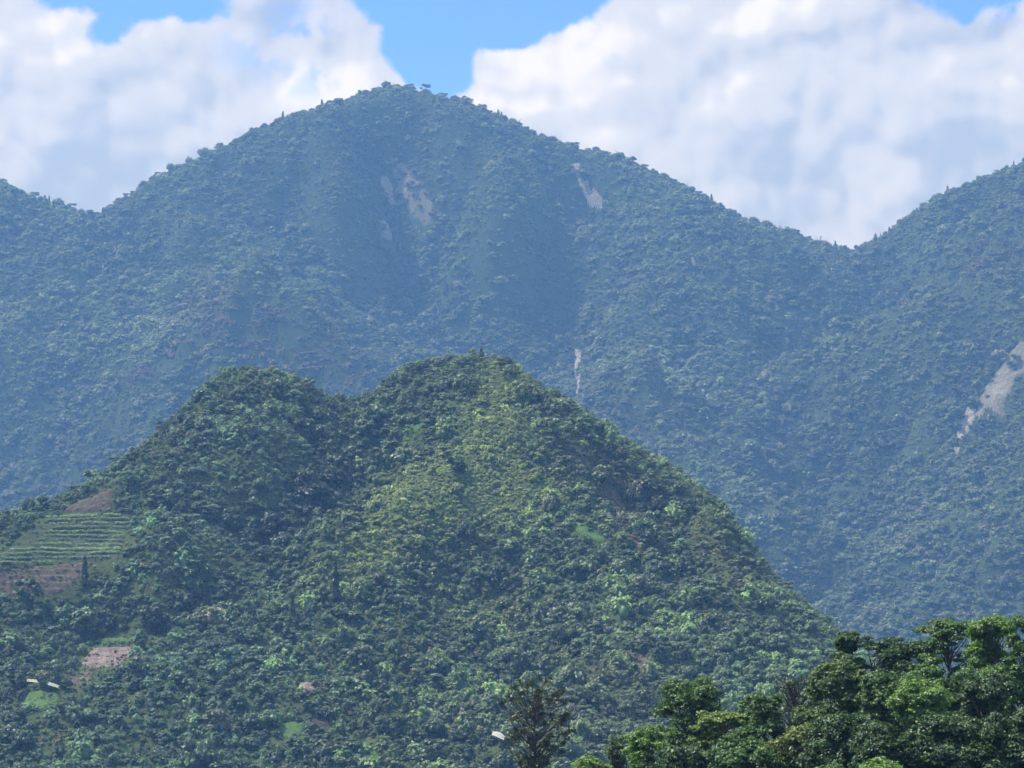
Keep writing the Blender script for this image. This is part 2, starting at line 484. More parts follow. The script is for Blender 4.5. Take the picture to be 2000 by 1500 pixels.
hin = [(690, 860, 40), (655, 950, 58), (610, 1050, 50), (525, 1110, 42), (400, 1200, 8), (290, 1235, 2), (940, 800, -15), (850, 900, -40), (760, 1000, -55), (650, 1085, -62), (560, 1150, -52),
       (450, 1260, -35), (480, 850, -22), (560, 860, -10), (350, 950, -32), (400, 1060, -42), (520, 960, -10), (1225, 930, 22), (1268, 1000, 52), (1290, 1065, 40), (1350, 1020, -8), (1180, 1000, -32),
       (1400, 1120, -25), (1330, 1150, -20), (1050, 850, -20), (1000, 1000, -40), (1000, 1170, 12), (830, 1160, 5), (900, 1240, -25), (1100, 1270, -30), (100, 1330, -20), (600, 1350, -42),
       (1000, 1420, -50), (1400, 1300, -45), (1560, 1300, -20), (220, 1220, 8), (130, 1060, -5), (60, 1150, -15), (220, 1060, -14), (230, 1130, -25), (0, 1240, -10), (180, 1290, -14), (300, 1130, -30),
       (300, 1320, -28), (1250, 1180, -30), (780, 1380, -20), (1250, 1430, -50), (200, 1440, -20), (-200, 1100, 0), (-200, 1300, -10), (-200, 1550, -20), (200, 1600, -40), (700, 1600, -50),
       (1200, 1600, -70), (1700, 1560, -60), (-260, 1700, -30), (500, 1750, -60), (1100, 1750, -80), (1900, 1680, -60), (50, 1085, -5), (1470, 1200, -30)]
cp = []
for (u, v, D) in hs:
    x, y, z = map(float, at(u, v + 10, D)); cp.append((x, y, z)); cp.append((x * 1.02, y + 110, z - 62)); cp.append((x * 1.05, y + 420, min(z - 230, -60)))
for (u, v, o) in hin:
    cp.append(tuple(map(float, at(u, v, H0(v) + o))))
_th = TPS(cp, 500.0, 2e-5)
hs_xy = np.array([tuple(map(float, at(u, v, D)))[:2] for (u, v, D) in hs])
# fields without relief noise
FIELDS = {
    'green_terrace': [(-60, 1112), (0, 1082), (88, 1012), (150, 1006), (262, 1004), (256, 1030), (242, 1060), (236, 1088), (190, 1100), (60, 1103), (-60, 1118)],
    'upper_soil': [(112, 1004), (150, 982), (212, 957), (224, 955), (222, 1000)],
    'lower_soil': [(-60, 1124), (60, 1107), (192, 1100), (160, 1122), (150, 1150), (105, 1165), (-60, 1166)],
    'pale_soil': [(178, 1266), (262, 1263), (260, 1296), (225, 1304), (150, 1306)],
    'small_soil': [(104, 1338), (128, 1318), (190, 1312), (182, 1338), (150, 1344)],
    'green_strip': [(146, 1300), (186, 1250), (272, 1244), (272, 1260), (180, 1262), (160, 1300)],
    'low_field': [(40, 1372), (60, 1352), (120, 1356), (118, 1384), (60, 1392)],
    'spur_grass': [(775, 850), (800, 832), (830, 815), (835, 830), (800, 858), (780, 866)],
    'slope_grass': [(1106, 1022), (1140, 1022), (1185, 1056), (1180, 1066), (1128, 1046)],
    'low_grass': [(536, 1425), (560, 1408), (600, 1412), (594, 1436), (560, 1450)],
    'pale_patch': [(576, 1336), (618, 1332), (622, 1356), (590, 1360)],
    'low_soil': [(600, 1400), (640, 1395), (650, 1420), (610, 1426)],
    'cliff_brown': [(1180, 948), (1215, 960), (1262, 1050), (1268, 1090), (1235, 1075), (1200, 1010)],
    'cliff_brown_low': [(1225, 1245), (1262, 1255), (1275, 1310), (1240, 1310), (1228, 1280)],
}


def inpoly(px, py, poly, wob=0.0):
    px = np.asarray(px, float); py = np.asarray(py, float)
    if wob:
        px = px + wob * fbm(px / (wob * 3) + 5, py / (wob * 3), 71, 3); py = py + wob * fbm(px / (wob * 3), py / (wob * 3) + 9, 72, 3)
    ins = np.zeros(px.shape, bool)
    n = len(poly)
    for i in range(n):
        x1, y1 = poly[i]; x2, y2 = poly[(i + 1) % n]
        if y1 == y2: continue
        c = ((y1 > py) != (y2 > py)) & (px < (x2 - x1) * (py - y1) / (y2 - y1) + x1)
        ins ^= c
    return ins


HE = crest_curve(hs, 10)


def hill_fn(x, y):
    z = _th(x, y)
    yc = np.interp(x, hs_xy[:, 0], hs_xy[:, 1])
    far = np.clip(np.abs(y - yc) / 60.0, 0.05, 1)
    n = ridged(x / 75, y / 150, 21, 3) * 12 + fbm(x / 28, y / 28, 24, 3) * 3.0
    u, v = proj(x, y, z)
    calm = np.exp(-(((u - 130) / 130) ** 2 + ((v - 1060) / 90) ** 2) ** 2)
    return np.maximum(crest_limit(x, y, z + n * far * (1 - 0.9 * calm), HE, 3.0), -130)


GH = Grid(-660, 640, 1180, 2330, 4, hill_fn)
mountain = tag(GM.mesh('mountain', M_FOREST_FLOOR), 'tall forested blue mountain range behind the green hill', None, None, 'structure')
hill = tag(GH.mesh('hill', M_HILL_FLOOR), 'green two-topped hill in front of the mountain', None, None, 'structure')


def ground_fn(x, y):
    d = np.sqrt(x * x + y * y)
    z = -1.75 - 0.0725 * np.clip(d - 26, 0, 1200)
    z = np.where(d < 1226, z, -88.7)
    return z - 0.0 + fbm(x / 60, y / 60, 41, 3) * np.clip(d / 300, 0, 1.2) * np.where(d < 1500, 1, 0.3)


def build_ground():
    r = np.concatenate([[0], np.geomspace(4, 30000, 110)]); th = np.linspace(0, 2 * np.pi, 181)[:-1]
    R, TH = np.meshgrid(r[1:], th)
    xx = R * np.sin(TH); yy = R * np.cos(TH)
    v = np.stack([xx, yy, ground_fn(xx, yy)], -1).reshape(-1, 3)
    nr = len(r) - 1; nt = len(th)
    idx = np.arange(nt * nr).reshape(nt, nr); nx = np.roll(idx, -1, 0)
    f = np.stack([idx[:, :-1], idx[:, 1:], nx[:, 1:], nx[:, :-1]], -1).reshape(-1, 4)
    v = np.vstack([v, [[0, 0, -1.75]]])
    fl = [tuple(q) for q in f.tolist()] + [(len(v) - 1, int(idx[i, 0]), int(nx[i, 0])) for i in range(nt)]
    return mesh_obj('ground', v, fl, M_GROUND, smooth=True)


tag(build_ground(), 'valley floor sloping down from the viewpoint', None, None, 'structure')

# ------------------------------------------------------------------ crown prototypes
def ico(sub):
    t = (1 + 5 ** .5) / 2
    v = [(-1, t, 0), (1, t, 0), (-1, -t, 0), (1, -t, 0), (0, -1, t), (0, 1, t), (0, -1, -t), (0, 1, -t), (t, 0, -1), (t, 0, 1), (-t, 0, -1), (-t, 0, 1)]
    f = [(0, 11, 5), (0, 5, 1), (0, 1, 7), (0, 7, 10), (0, 10, 11), (1, 5, 9), (5, 11, 4), (11, 10, 2), (10, 7, 6), (7, 1, 8), (3, 9, 4), (3, 4, 2), (3, 2, 6), (3, 6, 8), (3, 8, 9), (4, 9, 5), (2, 4, 11), (6, 2, 10), (8, 6, 7), (9, 8, 1)]
    v = [np.array(p) / np.linalg.norm(p) for p in v]
    for _ in range(sub):
        c = {}; nf = []
        def mid(a, b):
            k = (min(a, b), max(a, b))
            if k not in c:
                p = v[a] + v[b]; v.append(p / np.linalg.norm(p)); c[k] = len(v) - 1
            return c[k]
        for (a, b, d) in f:
            x, y, z = mid(a, b), mid(b, d), mid(d, a); nf += [(a, x, z), (b, y, x), (d, z, y), (x, y, z)]
        f = nf
    return np.array(v), f


ICO1 = ico(1)


class Geo:
    def __init__(s): s.v = []; s.f = []; s.a = []; s.m = []; s.n = 0

    def add(s, v, f, a, m=0):
        v = np.asarray(v, float); s.v.append(v)
        s.f += [tuple(int(i) + s.n for i in q) for q in f]; s.a += list(a); s.m += [m] * len(f); s.n += len(v)

    def quads(s, P4, a, m=0):
        """P4: (n,4,3)"""
        n = len(P4); b = s.n
        s.v.append(P4.reshape(-1, 3)); idx = (np.arange(n * 4) + b).reshape(n, 4)
        s.f += [tuple(q) for q in idx.tolist()]; s.a += list(a); s.m += [m] * n; s.n += n * 4

    def tube(s, pts, rad, sides=5, m=1, a=0.5):
        pts = [np.array(p, float) for p in pts]; rings = []
        for i, p in enumerate(pts):
            d = pts[min(i + 1, len(pts) - 1)] - pts[max(i - 1, 0)]; d /= (np.linalg.norm(d) + 1e-9)
            up = np.array([0, 0, 1.]) if abs(d[2]) < .9 else np.array([1., 0, 0])
            e1 = np.cross(d, up); e1 /= np.linalg.norm(e1); e2 = np.cross(d, e1)
            t = np.arange(sides) / sides * 2 * np.pi
            rings.append(p + rad[i] * (np.cos(t)[:, None] * e1 + np.sin(t)[:, None] * e2))
        f = []
        for i in range(len(pts) - 1):
            for k in range(sides):
                k2 = (k + 1) % sides
                f.append((i * sides + k, i * sides + k2, (i + 1) * sides + k2, (i + 1) * sides + k))
        s.add(np.vstack(rings), f, [a] * len(f), m)

    def obj(s, name, parent=None, link=True, mats=None):
        return mesh_obj(name, np.vstack(s.v), s.f, None, attr=s.a, parent=parent, link=link, mats=mats or [M_LEAF, M_BARK], midx=s.m)


def leaves(rng, pos, nrm, size, aspect=1.6, droop=0.0, along=None):
    """rhombic leaf sprays at pos facing nrm"""
    n = len(pos)
    nrm = nrm / (np.linalg.norm(nrm, axis=1, keepdims=True) + 1e-9)
    t = rng.normal(size=(n, 3)) if along is None else along + rng.normal(size=(n, 3)) * 0.35
    if droop: t[:, 2] -= droop
    t -= (t * nrm).sum(1, keepdims=True) * nrm
    t /= (np.linalg.norm(t, axis=1, keepdims=True) + 1e-9)
    b = np.cross(nrm, t)
    L = (size * aspect * rng.uniform(.7, 1.3, n))[:, None] * 0.5; Wd = (size * rng.uniform(.7, 1.3, n))[:, None] * 0.5
    k = rng.uniform(-.35, .35, n)[:, None]
    return np.stack([pos - t * L, pos + b * Wd + t * L * k, pos + t * L, pos - b * Wd + t * L * k], 1)


def lobes_crown(g, rng, lobes, n, size, aspect=1.4, inner=True, low=-0.35, jit=0.42, shell=(0.72, 1.08)):
    """lobes: (cx, cy, cz, r, squash)"""
    L = np.array(lobes, float); wgt = L[:, 3] ** 2; wgt /= wgt.sum()
    k = rng.choice(len(L), n, p=wgt)
    d = rng.normal(size=(n, 3)); d /= np.linalg.norm(d, axis=1, keepdims=True)
    d[:, 2] = np.where(d[:, 2] < low, -d[:, 2] * .8, d[:, 2])
    r = L[k, 3] * rng.uniform(shell[0], shell[1], n)
    pos = L[k, :3] + d * r[:, None] * np.stack([np.ones(n), np.ones(n), L[k, 4]], 1)
    nr = d + np.array([0, 0, .45]) + rng.normal(size=(n, 3)) * jit
    g.quads(leaves(rng, pos, nr, size, aspect), rng.random(n))
    if inner:
        V, F = ICO1
        for q in L:
            vv = V * (q[3] * 0.74) * rng.uniform(.85, 1.1, (len(V), 1)); vv[:, 2] *= q[4]
            g.add(vv + q[:3], F, rng.uniform(0, .3, len(F)))


def proto_round(seed, n=520, size=.17, flat=0.8, nl=9):
    rng = np.random.default_rng(seed); g = Geo()
    lob = [(0, 0, 1.15, .62, flat)]
    for i in range(nl):
        a = i / nl * 6.28 + rng.uniform(-.4, .4); r = rng.uniform(.35, .72); z = rng.uniform(.75, 1.5) - r * .35
        lob.append((r * math.cos(a), r * math.sin(a), z, rng.uniform(.3, .46), flat))
    lobes_crown(g, rng, lob, n, size)
    g.tube([(0, 0, -.5), (0, 0, .5), (.05, 0, 1.1)], [.07, .055, .03], 5)
    return g


def proto_layered(seed, n=460):
    rng = np.random.default_rng(seed); g = Geo(); lob = []
    for i in range(13):
        a = rng.uniform(0, 6.28); z = rng.uniform(.5, 1.75); r = rng.uniform(.1, .8) * (1.25 - abs(z - 1.0) * .6)
        lob.append((r * math.cos(a), r * math.sin(a), z, rng.uniform(.28, .44), .6))
    lobes_crown(g, rng, lob, n, .16, 1.7, inner=True, jit=.4)
    g.tube([(0, 0, -.5), (0.02, 0, .7), (.06, 0, 1.5)], [.065, .05, .02], 5)
    for q in lob[:6]:
        g.tube([(0, 0, q[2] - .35), (q[0] * .6, q[1] * .6, q[2] - .15), (q[0], q[1], q[2])], [.03, .02, .01], 3)
    return g


def proto_conic(seed, n=420, wid=.62, hgt=2.2):
    rng = np.random.default_rng(seed); g = Geo()
    t = rng.random(n) ** .8; z = .35 + t * (hgt - .35)
    tier = .82 + .25 * np.sin(z * 14)
    r = wid * (1 - t) ** .8 * tier * rng.uniform(.55, 1.08, n) + .03; a = rng.uniform(0, 6.28, n)
    d = np.stack([np.cos(a), np.sin(a), 0 * a], 1)
    pos = d * r[:, None]; pos[:, 2] = z
    g.quads(leaves(rng, pos, d * .6 + np.array([0, 0, .8]) + rng.normal(size=(n, 3)) * .45, .15, 1.5, along=d), rng.random(n))
    V, F = ICO1
    for i in range(4):
        zz = .6 + i * (hgt - .8) / 4; rr = wid * .72 * (1 - (zz - .35) / (hgt - .3))
        g.add(V * np.array([rr, rr, hgt * .18]) + np.array([0, 0, zz]), F, rng.uniform(0, .3, len(F)))
    g.tube([(0, 0, -.5), (0, 0, hgt * .9)], [.05, .012], 5)
    return g


def proto_bamboo(seed, n=30):
    """clump of arching plumes"""
    rng = np.random.default_rng(seed); g = Geo()
    for i in range(n):
        a = rng.uniform(0, 6.28); reach = rng.uniform(.25, 1.05); h = rng.uniform(1.1, 2.0) - reach * .35
        k = 15; t = np.linspace(.25, 1.05, k)
        rad = reach * t ** 2.1; z = h * np.sin(np.minimum(t, 1.05) * 1.75) / 1.0
        bx = rng.normal(0, .08); by = rng.normal(0, .08)
        pos = np.stack([bx + rad * math.cos(a), by + rad * math.sin(a), z], 1)
        pos = np.repeat(pos, 2, 0) + rng.normal(size=(2 * k, 3)) * .06
        dirn = np.array([math.cos(a), math.sin(a), -.5])
        nr = np.tile(np.array([math.cos(a) * .5, math.sin(a) * .5, 1.]), (2 * k, 1)) + rng.normal(size=(2 * k, 3)) * .5
        g.quads(leaves(rng, pos, nr, .13, 2.2, along=np.tile(dirn, (2 * k, 1))), np.clip(np.repeat(t, 2) * .7 + rng.random(2 * k) * .4, 0, 1))
    V, F = ICO1
    for i in range(3):
        g.add(V * np.array([.42, .42, .5]) + np.array([rng.normal(0, .2), rng.normal(0, .2), .45 + .2 * i]), F, rng.uniform(0, .3, len(F)))
    return g


def proto_bush(seed, n=260, size=.2):
    rng = np.random.default_rng(seed); g = Geo(); lob = []
    for i in range(7):
        a = rng.uniform(0, 6.28); r = rng.uniform(0, .7)
        lob.append((r * math.cos(a), r * math.sin(a), rng.uniform(.1, .45), rng.uniform(.3, .5), .8))
    lobes_crown(g, rng, lob, n, size, 1.6, jit=.8)
    return g


def proto_tuft(seed, n=170):
    """tall grass and fern tuft"""
    rng = np.random.default_rng(seed); g = Geo()
    a = rng.uniform(0, 6.28, n); r = rng.random(n) ** .5 * .8; h = rng.uniform(.25, .75, n)
    pos = np.stack([r * np.cos(a), r * np.sin(a), h * .6], 1)
    al = np.stack([np.cos(a) * .5, np.sin(a) * .5, np.ones(n)], 1)
    g.quads(leaves(rng, pos, np.stack([np.cos(a), np.sin(a), .7 + 0 * a], 1) + rng.normal(size=(n, 3)) * .4, .13, 3.6, along=al), rng.random(n))
    V, F = ICO1
    g.add(V * np.array([.75, .75, .25]), F, rng.uniform(0.1, .5, len(F)))
    return g


def proto_snag(seed, leafn=90):
    rng = np.random.default_rng(seed); g = Geo()
    g.tube([(0, 0, -.4), (0.03, 0, .8), (-.02, .03, 1.3)], [.07, .05, .03], 5)
    tips = []
    for i in range(9):
        a = rng.uniform(0, 6.28); z0 = rng.uniform(.5, 1.3); r = rng.uniform(.3, .75); z1 = z0 + rng.uniform(.3, .8)
        g.tube([(0, 0, z0), (r * .5 * math.cos(a), r * .5 * math.sin(a), (z0 + z1) / 2 + .05), (r * math.cos(a), r * math.sin(a), z1)], [.03, .02, .008], 3)
        tips.append((r * math.cos(a), r * math.sin(a), z1, .22, .7))
    lobes_crown(g, rng, tips, leafn, .1, 1.5, inner=False, shell=(.2, 1.1))
    return g


protos = {}
pcol = bpy.data.collections.new('canopy_library')
kinds = [('round', [proto_round(s, flat=f, nl=k) for s, f, k in ((1, .8, 9), (2, .7, 7), (3, .95, 10), (4, .75, 12))]),
         ('layered', [proto_layered(s) for s in (11, 12, 13)]),
         ('conic', [proto_conic(21), proto_conic(22, wid=.52, hgt=2.5)]),
         ('bamboo', [proto_bamboo(s) for s in (31, 32, 33)]),
         ('bush', [proto_bush(s) for s in (41, 42)]),
         ('tuft', [proto_tuft(s) for s in (51, 52)]),
         ('snag', [proto_snag(s) for s in (61, 62)])]
KI = {}; plist = []; gi = 0
for kname, gl in kinds:
    KI[kname] = []
    for g in gl:
        o = g.obj('canopy_%02d_%s' % (gi, kname), link=False)
        pcol.objects.link(o); plist.append(o); KI[kname].append(gi); gi += 1


def scatter_group():
    ng = bpy.data.node_groups.new('canopy_scatter', 'GeometryNodeTree')
    ng.interface.new_socket('Geometry', in_out='INPUT', socket_type='NodeSocketGeometry')
    ng.interface.new_socket('Geometry', in_out='OUTPUT', socket_type='NodeSocketGeometry')
    n = NT(ng)
    gi_ = n.new('NodeGroupInput'); go = n.new('NodeGroupOutput')
    ci = n.new('GeometryNodeCollectionInfo'); ci.inputs['Collection'].default_value = pcol
    ci.inputs['Separate Children'].default_value = True; ci.inputs['Reset Children'].default_value = True
    def named(nm, ty):
        q = n.new('GeometryNodeInputNamedAttribute', data_type=ty); q.inputs['Name'].default_value = nm; return q.outputs[0]
    m2p = n.new('GeometryNodeMeshToPoints')
    n.link(gi_.outputs[0], m2p.inputs[0])
    ip = n.new('GeometryNodeInstanceOnPoints')
    n.link(m2p.outputs[0], ip.inputs['Points']); n.link(ci.outputs[0], ip.inputs['Instance'])
    ip.inputs['Pick Instance'].default_value = True
    n.link(named('idx', 'INT'), ip.inputs['Instance Index'])
    e2r = n.new('FunctionNodeEulerToRotation'); n.link(named('rot', 'FLOAT_VECTOR'), e2r.inputs[0])
    n.link(e2r.outputs[0], ip.inputs['Rotation'])
    n.link(named('scl', 'FLOAT_VECTOR'), ip.inputs['Scale'])
    n.link(ip.outputs[0], go.inputs[0])
    return ng


NG = scatter_group()


def scatter_obj(name, pos, idx, rot, scl, tint):
    me = bpy.data.meshes.new(name); n = len(pos)
    me.vertices.add(n); me.vertices.foreach_set('co', np.ascontiguousarray(pos, np.float32).ravel())
    a = me.attributes.new('idx', 'INT', 'POINT'); a.data.foreach_set('value', np.asarray(idx, np.int32))
    for nm, arr in (('rot', rot), ('scl', scl), ('tint', tint)):
        a = me.attributes.new(nm, 'FLOAT_VECTOR', 'POINT'); a.data.foreach_set('vector', np.ascontiguousarray(arr, np.float32).ravel())
    me.materials.append(M_LEAF)
    o = bpy.data.objects.new(name, me); COL.objects.link(o)
    md = o.modifiers.new('scatter', 'NODES'); md.node_group = NG
    return o


def visible(G, x, y, z, lift, steps=90, y0=None):
    """is a tree top at (x, y, z+lift) in line of sight over the terrain G"""
    y0 = G.y[0] if y0 is None else y0
    s = (z + lift) / y; ok = np.ones(len(x), bool); sx = x / y
    for t in np.linspace(0.0, 0.985, steps):
        yy = y0 + (y - y0) * t
        ok &= ~((G(sx * yy, yy) + 2.0) / yy > s)
    return ok


def pick(rng, n, table):
    """table: list of (kind, weight array or scalar)"""
    Wt = np.stack([np.broadcast_to(np.asarray(wt, float), (n,)) for _, wt in table], 1)
    cs = np.cumsum(Wt, 1); cs /= cs[:, -1:]
    k = (rng.random(n)[:, None] > cs).sum(1)
    out = np.zeros(n, int)
    for j, (nm, _) in enumerate(table):
        m = k == j
        out[m] = rng.choice(KI[nm], m.sum())
    return out, k


def blob(u, v, cu, cv, ru, rv, rot=0):
    c, s = math.cos(math.radians(rot)), math.sin(math.radians(rot))
    du, dv = u - cu, v - cv
    a = (du * c + dv * s) / ru; b = (-du * s + dv * c) / rv
    return np.exp(-(a * a + b * b))


def jitter_points(rng, x0, x1, y0, y1, st, jit=.42):
    gx, gy = np.meshgrid(np.arange(x0, x1, st), np.arange(y0, y1, st))
    gx = gx + (np.arange(gx.shape[0]) % 2)[:, None] * st / 2
    gx = gx.ravel(); gy = gy.ravel()
    return gx + rng.uniform(-jit, jit, len(gx)) * st, gy + rng.uniform(-jit, jit, len(gy)) * st


SCARS = {  # bare slides on the mountain (photo polygons), material
    'a': ([(743, 342), (757, 342), (768, 372), (778, 402), (768, 408), (752, 384), (745, 364)], 1),
    'b': ([(734, 422), (750, 428), (766, 452), (764, 470), (748, 470), (738, 448)], 1),
    'c': ([(762, 300), (800, 318), (812, 345), (836, 372), (852, 410), (856, 440), (838, 450), (812, 440), (792, 410), (776, 380), (768, 340)], 0),
    'd': ([(1110, 318), (1134, 316), (1142, 345), (1164, 360), (1182, 392), (1178, 424), (1158, 416), (1138, 388), (1128, 362), (1117, 345)], 2),
    'e': ([(1115, 682), (1140, 685), (1134, 706), (1133, 770), (1126, 770), (1122, 706)], 1),
    'f': ([(2070, 640), (1990, 664), (1955, 712), (1922, 758), (1908, 790), (1900, 815), (1915, 822), (1930, 800), (1945, 815), (1957, 820), (1967, 790), (1988, 740), (2070, 700)], 4),
    'g': ([(1886, 800), (1908, 800), (1900, 838), (1884, 860), (1872, 888), (1860, 884), (1870, 850)], 1),
    'h': ([(1600, 650), (1612, 650), (1640, 690), (1632, 694)], 0),
    'i': ([(806, 438), (814, 440), (826, 460), (820, 464)], 1),
    'j': ([(1345, 490), (1352, 488), (1360, 520), (1352, 524)], 0),
    'k': ([(1880, 480), (1960, 470), (1980, 500), (1900, 560), (1870, 540)], 3),
    'l': ([(740, 232), (760, 236), (790, 280), (800, 306), (786, 310), (764, 276)], 3),
    'o': ([(776, 350), (784, 350), (806, 400), (800, 404)], 1),
    'm': ([(390, 640), (500, 600), (560, 630), (640, 690), (600, 690), (480, 630), (400, 670), (300, 740), (240, 770), (250, 740)], 3),
    'n': ([(1266, 700), (1280, 698), (1286, 730), (1300, 770), (1286, 780), (1260, 740)], 3),
}


def thin_by_scars(u, v, rng):
    keep = np.ones(len(u), bool)
    for poly, k in SCARS.values():
        ins = inpoly(u, v, poly, 5)
        keep &= ~(ins & (rng.random(len(u)) > {0: .42, 1: .02, 2: .2, 3: .7, 4: .10}[k]))
    return keep


def under_skyline(x, y, z, s_, h_, pts, over, smin):
    """limit a tree's size so that the ridge line keeps the even, fine treeline of the place"""
    u_, v_ = proj(x, y, z)
    sv_ = np.interp(u_, [p[0] for p in pts], [p[1] for p in pts]) - over
    mpp = T10 * y / 1000
    room = (v_ - sv_) * mpp / (1.85 * h_)
    return np.where(room < s_, np.maximum(room, smin), s_)


def slope_keep(G, x, y, rng, full):
    gx_ = (G(x + 4, y) - G(x - 4, y)) / 8; gy_ = (G(x, y + 4) - G(x, y - 4)) / 8
    a = np.sqrt(1 + gx_ ** 2 + gy_ ** 2)
    return rng.random(len(x)) < a / full


def curvature(G, x, y, h):
    c = G(x, y)
    return (4 * c - G(x + h, y) - G(x - h, y) - G(x, y + h) - G(x, y - h)) / h      # > 0 on spurs, < 0 in gullies


# ---- mountain forest
rng = np.random.default_rng(7)
mx_, my_ = jitter_points(rng, -1450, 1450, 3000, 6150, 6.6)
k = slope_keep(GM, mx_, my_, rng, 1.7); mx_, my_ = mx_[k], my_[k]
mz_ = GM(mx_, my_)
u, v = proj(mx_, my_, mz_)
k = (u > -170) & (u < 2170) & ((v < 1320) | ((u > 1450) & (v < 1500))) & (mz_ > -140)
mx_, my_, mz_, u, v = mx_[k], my_[k], mz_[k], u[k], v[k]
k = visible(GM, mx_, my_, mz_, 16)
k &= thin_by_scars(u, v, np.random.default_rng(1)) & thin_by_scars(u, v - 12, np.random.default_rng(1))
mx_, my_, mz_, u, v = mx_[k], my_[k], mz_[k], u[k], v[k]
n = len(mx_)
crest = np.abs(my_ - np.interp(mx_, sky_xy[:, 0], sky_xy[:, 1])) < 30
patch = fbm(mx_ / 130, my_ / 130, 61, 3); patch2 = fbm(mx_ / 45, my_ / 45, 63, 2)
smooth_zone = blob(u, v, 480, 380, 300, 90, -25) + blob(u, v, 1750, 560, 200, 120) * .6
idx, kk = pick(rng, n, [('round', 1.0), ('layered', .30 * ~crest), ('conic', .10 * ~crest + .03 + .15 * blob(u, v, 1850, 450, 250, 120)), ('bush', .3 + 2.5 * smooth_zone), ('snag', .06)])
sc = rng.lognormal(0, .42, n) * 4.9 * (1 + .45 * patch2)
sc *= np.where(kk == 2, .75, 1.0) * np.where(kk == 3, .95, 1.0) * np.where(crest, .75, 1.0)
sc = np.clip(sc, 2.2, 14)
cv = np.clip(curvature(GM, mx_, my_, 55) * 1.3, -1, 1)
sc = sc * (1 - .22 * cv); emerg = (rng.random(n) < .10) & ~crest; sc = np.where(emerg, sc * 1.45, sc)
sc = np.clip(sc, 2.2, 15)
hz = rng.uniform(.8, 1.2, n)
sc = under_skyline(mx_, my_, mz_, sc, hz, sky_pts, 5 + rng.exponential(4.5, n), 1.8)
base = np.array([.084, .120, .050]) * (1 + .35 * patch[:, None]) * rng.lognormal(0, .26, n)[:, None]
warm = np.clip(patch2 + .2 + rng.normal(0, .3, n), 0, 1)[:, None]
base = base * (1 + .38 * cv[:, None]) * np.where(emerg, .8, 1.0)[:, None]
tint = base * (1 - warm * .6) + warm * .6 * np.array([.140, .170, .068])
brown = np.clip(1.3 * blob(u, v, 490, 655, 125, 45, 18) + .9 * blob(u, v, 640, 715, 90, 30, 40) + sum(inpoly(u, v, SCARS[q][0], 14) * 1. for q in 'mkcn') + 1.0 * blob(u, v, 540, 650, 130, 50, 35) + .5 * blob(u, v, 1180, 860, 90, 120) + .4 * blob(u, v, 1930, 520, 90, 60), 0, 1)[:, None]
tint = tint * (1 - .8 * brown) + .8 * brown * np.array([.100, .062, .062])
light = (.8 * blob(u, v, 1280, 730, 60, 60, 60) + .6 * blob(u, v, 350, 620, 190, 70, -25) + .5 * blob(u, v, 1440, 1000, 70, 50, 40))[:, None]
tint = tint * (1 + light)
rare = rng.random(n) < .02
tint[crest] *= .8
tint[rare] = np.array([.16, .17, .11]) * rng.uniform(.7, 1.2, (rare.sum(), 1))
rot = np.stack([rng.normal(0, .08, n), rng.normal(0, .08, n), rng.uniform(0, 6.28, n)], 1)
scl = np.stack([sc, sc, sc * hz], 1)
cxs = np.repeat(np.linspace(-1400, 1400, 900), 2); cyc = np.interp(cxs, sky_xy[:, 0], sky_xy[:, 1]) + rng.uniform(-10, 10, len(cxs))
nc = len(cxs); cs_ = rng.uniform(3.2, 5.5, nc)
mx_ = np.append(mx_, cxs); my_ = np.append(my_, cyc); mz_ = np.append(mz_, GM(cxs, cyc)); idx = np.append(idx, rng.choice(KI['bush'] + KI['round'], nc))
rot = np.vstack([rot, np.stack([0 * cs_, 0 * cs_, rng.uniform(0, 6.28, nc)], 1)]); scl = np.vstack([scl, np.stack([cs_, cs_, cs_ * .9], 1)])
tint = np.vstack([tint, np.array([.055, .085, .035]) * rng.lognormal(0, .25, nc)[:, None]])
print('mountain trees', n)
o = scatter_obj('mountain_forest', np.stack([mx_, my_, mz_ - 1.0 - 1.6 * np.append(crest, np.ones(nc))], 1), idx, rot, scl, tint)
tag(o, 'dense blue-green forest covering the whole far mountain', 'forest', None, 'stuff')


